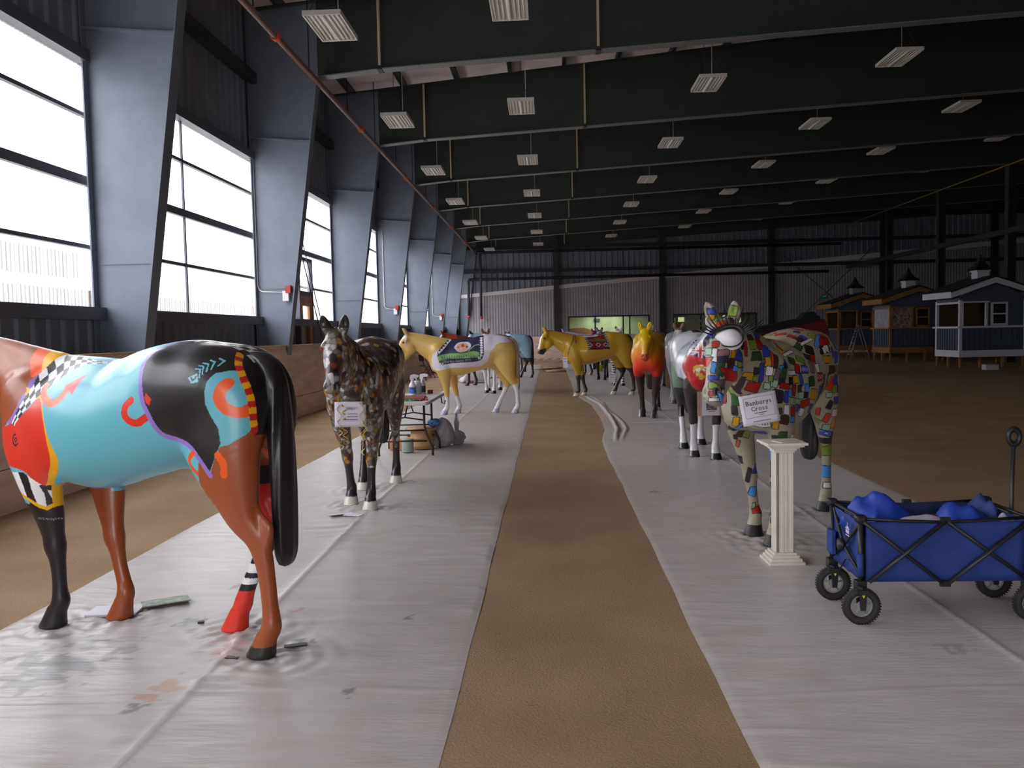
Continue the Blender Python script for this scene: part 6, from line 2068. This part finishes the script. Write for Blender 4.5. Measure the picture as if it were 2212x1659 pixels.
# plastic bags
def blob_bag(name, c, r, h, m, seed, lab, parts=()):
    R = empty(name, c, 0, lab, 'bag')
    n, k = 22, 30
    vs, fs = [], []
    P = []
    for i in range(n + 1):
        t = i / n
        for j2 in range(k):
            a = 2 * PI * j2 / k
            P.append((math.cos(a), math.sin(a), t * 2))
    P = np.array(P)
    nz = vnoise(P + 4, 1.6, seed) + .5 * vnoise(P + 4, 4.2, seed + 1)
    for q, (cx, sy, t2) in enumerate(P):
        t = t2 / 2
        rad = r * max(math.sin(min(t * .86 + .14, 1) * PI), 0) ** .55 * (.70 + .45 * nz[q])
        vs.append((cx * rad, sy * rad, h * t))
    for i in range(n):
        for j2 in range(k):
            fs.append((i * k + j2, i * k + (j2 + 1) % k, (i + 1) * k + (j2 + 1) % k, (i + 1) * k + j2))
    MB().add(vs, fs, True).build('bag_body', m, R)
    return R
M_BAG = mat('milky_plastic_bag', (176, 172, 180), .3, bump=.3, bscale=14)
M_BAG2 = mat('grey_plastic_bag', (150, 144, 154), .25, bump=.3, bscale=14)
g1 = blob_bag('plastic_bag', (-1.52, 11.86, .014), .155, .40, M_BAG, 5, 'bulging milky plastic bag with crumpled blue wrapping beside the basket')
MB().lathe([(0, -.05), (.06, -.045), (.095, -.01), (.09, .035), (.05, .06), (0, .065)], (-.09, -.15, .335), 18).build('blue_wrapping', mat('crumpled_blue_wrap', (74, 110, 158), .4, noise=.6, scale=34, bump=.4, bscale=30), g1)
g2 = blob_bag('plastic_bag', (-1.335, 12.05, .014), .11, .20, M_BAG2, 8, 'grey knotted plastic bag with tall handles right of the milky bag')
for s in (-1, 1):
    MB().tube([(s * .02, 0, .16), (s * .035, .01, .30), (s * .01, .0, .43), (-s * .012, .0, .30), (0, 0, .17)], .010, 6, sq=(1.8, .4)).build('handle', M_BAG2, g2)

# white cloth heap and chair by the kickboard
crumple('dust_cloth', (-2.46, 27.5, .01), (.42, .30), .42, mat('white_dust_cloth', (216, 212, 220), .7), 41, 'white dust cloth heaped on the floor under the pale golden horse', 'cloth', .3)
flat('brick_block', (-2.52, 27.12, .04), .45, .10, .05, mat('reddish_brick', (150, 92, 76), .8), 'reddish block under the front of the white dust cloth', 'block', .07)
ch = empty('folding_chair', (-4.55, 31.6, 0), math.radians(120), 'black folding chair against the kickboard near the pale golden horse', 'chair')
MB().box((0, 0, .45), (.42, .40, .03)).build('seat', M_BLACK, ch)
MB().box((0, .22, .74), (.42, .03, .22), Matrix.Rotation(-.15, 3, 'X')).build('backrest', M_BLACK, ch)
for s in (-1, 1):
    MB().tube([(s * .20, -.24, 0), (s * .20, .22, .86)], .012, 6).build('leg', M_BLACK, ch)
    MB().tube([(s * .18, .22, 0), (s * .18, -.16, .46)], .012, 6).build('leg', M_BLACK, ch)

# yellow bucket, end rails
bu = empty('bucket', (1.97, 33.9, .004), 0, 'yellow green bucket on the right sheet beyond the ochre horse', 'bucket')
MB().lathe([(0, 0), (.105, 0), (.135, .27), (.142, .275), (.142, .285), (.128, .28), (.10, .02), (0, .02)], seg=24, caps=False).build('bucket_body', mat('yellow_green_bucket', (196, 196, 40), .45), bu)
MB().tube([(-.14, 0, .26), (-.10, -.06, .16), (0, -.10, .12), (.10, -.06, .16), (.14, 0, .26)], .005, 6).build('handle', M_WHITE, bu)
M_SCAL = mat('pale_curved_timber', (214, 190, 164), .6)
for i in range(6):
    x = -1.45 + i * .44
    b = MB()
    pts = [(-.2, 0), (.2, 0), (.2, .10), (.12, .17), (0, .20), (-.12, .17), (-.2, .10)]
    b.prism(pts, 'y', -.03, .03)
    o = b.build('curved_board', M_SCAL, None, loc=(x, 46.2 + .15 * (i % 2), 0), rot=(.35, 0, 0))
    tag(o, 'pale scalloped board, %s from the left in the row at the aisle end' % ORD[i], 'board', 'scalloped boards at the far end of the aisle')
for i, (x, y, l_, lab) in enumerate(((-.35, 36.4, .9, 'tan pole lying across the far aisle, left of three'), (.15, 37.2, .8, 'tan pole lying across the far aisle, farthest of three'), (.25, 34.2, .8, 'tan pole lying across the far aisle, nearest of three'))):
    o = MB().tube([(-l_ / 2, 0, .04), (l_ / 2, 0, .04)], .035, 8).build('ground_pole', mat('tan_pole', (200, 160, 120), .6), None, loc=(x, y, 0), rot=(0, 0, .05 * (i - 1)))
    tag(o, lab, 'pole', 'poles on the dirt aisle')
# ---------------------------------------------------------------- timber booths on the right
M_SIDING = mat('slate_blue_siding', (76, 84, 104), .7)
M_BATTEN = mat('slate_blue_batten', (56, 64, 84), .7)
M_SHINGLE = mat('dark_roof_felt', (40, 36, 38), .9)
M_CUP = mat('dark_brown_cupola_roof', (46, 34, 34), .6)
M_RAW = mat('raw_pine', (146, 102, 58), .7, noise=.12, scale=4)
M_TRIMW = mat('white_booth_trim', (206, 204, 212), .5)
M_BROWNIN = mat('brown_booth_interior', (76, 54, 38), .8)
M_TARPW = mat('milky_door_wrap', (160, 156, 172), .5, noise=.1, scale=3)
def booth(x, y, yaw, trim, lab, wrapped, white):
    r = empty('market_booth', (x, y, 0), math.radians(yaw), lab, 'booth', 'timber booths on the right')
    W, Dp = 2.35, 1.75                        # along x, along y; origin at the corner nearest the camera and windows
    P = lambda n, m: n
    # legs
    for lx, ly in ((.04, .04), (.04, Dp - .04), (.04, Dp / 2), (.75, .04), (1.55, .04), (W - .06, .04), (W - .06, Dp - .04)):
        MB().b2((lx - .035, ly - .035, 0), (lx + .035, ly + .035, .42)).build('leg', M_RAW, r)
    MB().b2((0, 0, .42), (W, Dp, .62)).build('deck', M_BROWNIN, r)
    sk = MB(); sk.b2((-.03, -.03, .38), (W + .03, 0, .62)).b2((-.03, 0, .38), (0, Dp + .03, .62)); sk.build('skirt_board', trim, r)
    # half-height battened walls
    MB().b2((.0, .0, .62), (W, .03, 1.42)).build('front_panel', M_SIDING, r)
    MB().b2((.0, .03, .62), (.03, Dp, 1.42)).build('side_panel', M_SIDING, r)
    b0 = None
    for i in range(9):
        if b0 is None:
            b0 = MB().box((0, 0, 1.02), (.03, .022, .79)).build('batten', M_BATTEN, r); o = b0
        else:
            o = b0.copy(); COL.objects.link(o)
        o.location = (-.008, .16 + i * .18, 0)
    for i in range(12):
        o = b0.copy(); COL.objects.link(o)
        o.location = (.14 + i * .19, -.008, 0)
    c = MB(); c.b2((-.10, -.10, 1.42), (W + .06, .10, 1.49)).b2((-.10, .10, 1.42), (.10, Dp + .08, 1.49)); c.build('counter', trim, r)
    for cx, cy in ((.0, .0), (.0, Dp - .06), (W - .06, .0)):
        MB().b2((cx - .025, cy - .025, .62), (cx + .07, cy + .07, 2.42)).build('corner_post', trim, r)
    # upper walls
    MB().b2((.03, Dp - .03, .62), (W, Dp, 2.5)).build('back_wall', M_BROWNIN, r)
    MB().b2((W - .03, .03, .62), (W, Dp, 2.5)).build('end_wall', M_BROWNIN, r)
    up = MB()
    up.prism([(0, 2.36), (W, 2.36), (W, 2.52), (W / 2, 3.12), (0, 2.52)], 'y', .0, .03)
    up.b2((W * .62, 0, 1.49), (W, .03, 2.4)).b2((.95, 0, 1.49), (1.06, .03, 2.4))
    up.build('gable_panel', M_SIDING, r)
    MB().b2((0, .03, 2.36), (.03, Dp, 2.62)).build('frieze_panel', M_SIDING, r)
    fz = MB(); fz.b2((-.03, 0, 2.30), (.02, Dp, 2.37)).b2((-.02, -.03, 2.32), (1.05, .02, 2.38)); fz.build('head_trim', trim, r)
    # openings trimmed in timber; small sash window right of the hatch
    MB().b2((.90, -.03, 1.49), (.98, .03, 2.36)).build('hatch_post', trim, r); MB().b2((.06, -.03, 1.49), (.12, .03, 2.36)).build('hatch_post', trim, r)
    wx0, wx1 = 1.10, 1.70
    sf = MB()
    sf.b2((wx0, -.04, 1.50), (wx0 + .07, .02, 2.34)).b2((wx1 - .07, -.04, 1.50), (wx1, .02, 2.34)).b2((wx0, -.04, 2.27), (wx1, .02, 2.34)).b2((wx0, -.04, 1.50), (wx1, .02, 1.57)).b2((wx0, -.035, 1.89), (wx1, .02, 1.94))
    sf.build('sash_frame', trim, r)
    for za, zb in ((1.57, 1.89), (1.94, 2.27)):
        MB().b2((wx0 + .07, -.012, za), (wx1 - .07, -.006, zb)).build('pane', mat('dark_booth_glass', (34, 32, 36), .1), r)
    if wrapped:
        MB().b2((.02, .05, 1.49), (.035, Dp - .08, 2.32)).build('door_wrap', M_TARPW, r)
        MB().b2((.12, .02, 1.49), (.90, .03, 2.32)).build('poster_sheet', mat('speckled_poster', (130, 110, 108), .6, noise=.5, scale=9), r)
    else:
        MB().b2((.38, .5, .62), (.95, .55, 2.36)).build('inner_door', M_BROWNIN, r)
    # gable roof, ridge along y
    ov, e = .42, .18
    for s in (-1, 1):
        xa = W / 2; xb = -ov if s < 0 else W + ov
        zr, ze = 3.24, 2.70
        MB().prism([(xa, zr), (xb, ze), (xb, ze + .05), (xa, zr + .05)], 'y', -e, Dp + e).build('roof_slope', M_SHINGLE, r)
        MB().prism([(xa, zr - .02), (xb, ze - .02), (xb, ze - .20), (xa, zr - .22)], 'y', -e - .02, -e + .02).build('barge_board', trim, r)
    MB().b2((-ov - .02, -e, 2.50), (-ov + .02, Dp + e, 2.72)).build('fascia_board', trim, r)
    # cupola
    cb = MB(); cb.box((W / 2, Dp / 2, 3.30), (.42, .42, .42)).box((W / 2, Dp / 2, 3.50), (.50, .50, .05)).box((W / 2, Dp / 2, 3.36), (.46, .46, .03))
    cb.build('cupola_base', M_TRIMW if white else mat('grey_cupola', (150, 146, 154), .6), r)
    rf = MB()
    prof = [(.44, 3.52), (.40, 3.57), (.26, 3.68), (.16, 3.80), (.10, 3.92), (.05, 4.0), (.045, 4.05), (.0, 4.12)]
    vs = []
    for rad, z in prof:
        for sx, sy in ((-1, -1), (1, -1), (1, 1), (-1, 1)): vs.append((W / 2 + sx * rad * .80, Dp / 2 + sy * rad * .80, z))
    fs = [(i * 4 + j3, i * 4 + (j3 + 1) % 4, (i + 1) * 4 + (j3 + 1) % 4, (i + 1) * 4 + j3) for i in range(len(prof) - 1) for j3 in range(4)]
    rf.add(vs, fs).build('cupola_roof', M_CUP, r)
booth(14.72, 31.45, 2, M_TRIMW, 'blue booth with finished white trim, nearest of the three', False, True)
booth(14.72, 37.75, 2, M_RAW, 'blue booth with raw pine trim and wrapped doorway, middle of three', True, True)
booth(14.60, 44.0, 2, M_RAW, 'blue booth with raw pine trim behind the step ladder, farthest of three', False, False)
o = MB().box((0, 0, .09), (.42, .30, .18)).build('foam_block', mat('white_foam_block', (190, 184, 190), .7), None, loc=(14.95, 29.75, 0))
tag(o, 'white block lying on the dirt before the nearest blue booth', 'block')
# step ladder
ld = empty('step_ladder', (14.35, 40.5, 0), math.radians(0), 'grey aluminium step ladder standing open beside the middle booth', 'ladder')
M_ALU = mat('dull_aluminium', (150, 148, 156), .4, metal=.4)
hh = 1.62
for s in (-1, 1):
    MB().tube([(-.48, s * .26, 0), (-.02, s * .15, hh)], .024, 6).build('rail', M_ALU, ld)
    MB().tube([(.48, s * .26, 0), (.02, s * .15, hh)], .020, 6).build('rear_rail', M_ALU, ld)
for i in range(1, 6):
    t = i / 6
    MB().box((-.48 + .46 * t, 0, hh * t), (.09, .52 - .22 * t, .025)).build('step', M_ALU, ld)
MB().box((0, 0, hh), (.16, .34, .03)).build('top_cap', mat('orange_red_cap', (160, 80, 60), .5), ld)
# dark red covered trailer
tr = empty('covered_trailer', (8.15, 30.0, -.06), 0, 'dark red trailer under a sloping black cover behind the patchwork horse', 'trailer')
M_DRED = mat('dark_red_panel', (104, 18, 22), .6)
MB().prism([(-1.35, .75), (1.15, .75), (1.28, 1.42), (1.12, 1.90), (-1.35, 1.40)], 'y', -.7, .7).build('trailer_body', M_DRED, tr)
MB().prism([(-1.45, 1.36), (1.0, 1.86), (.92, 2.02), (-1.45, 1.56)], 'y', -.74, .74).build('black_cover', M_BLACK, tr)
MB().prism([(.42, 1.88), (.98, 1.95), (.96, 2.10), (.86, 2.16), (.62, 2.14)], 'y', -.3, .3).build('roof_box', M_BLACK, tr)
MB().box((.25, -.71, 1.42), (.46, .02, .18)).build('white_plate', mat('dull_white_plate', (150, 140, 146), .5), tr)
MB().prism([(-1.35, .68), (1.30, .68), (1.30, .78), (-1.35, .78)], 'y', -.72, .72).build('chassis', M_BLACK, tr)
for x in (-.7, .6):
    for s in (-1, 1):
        MB().torus((x, s * .66, .38), .27, .11, 'y', 24, 8).build('wheel', M_TYRE, tr)
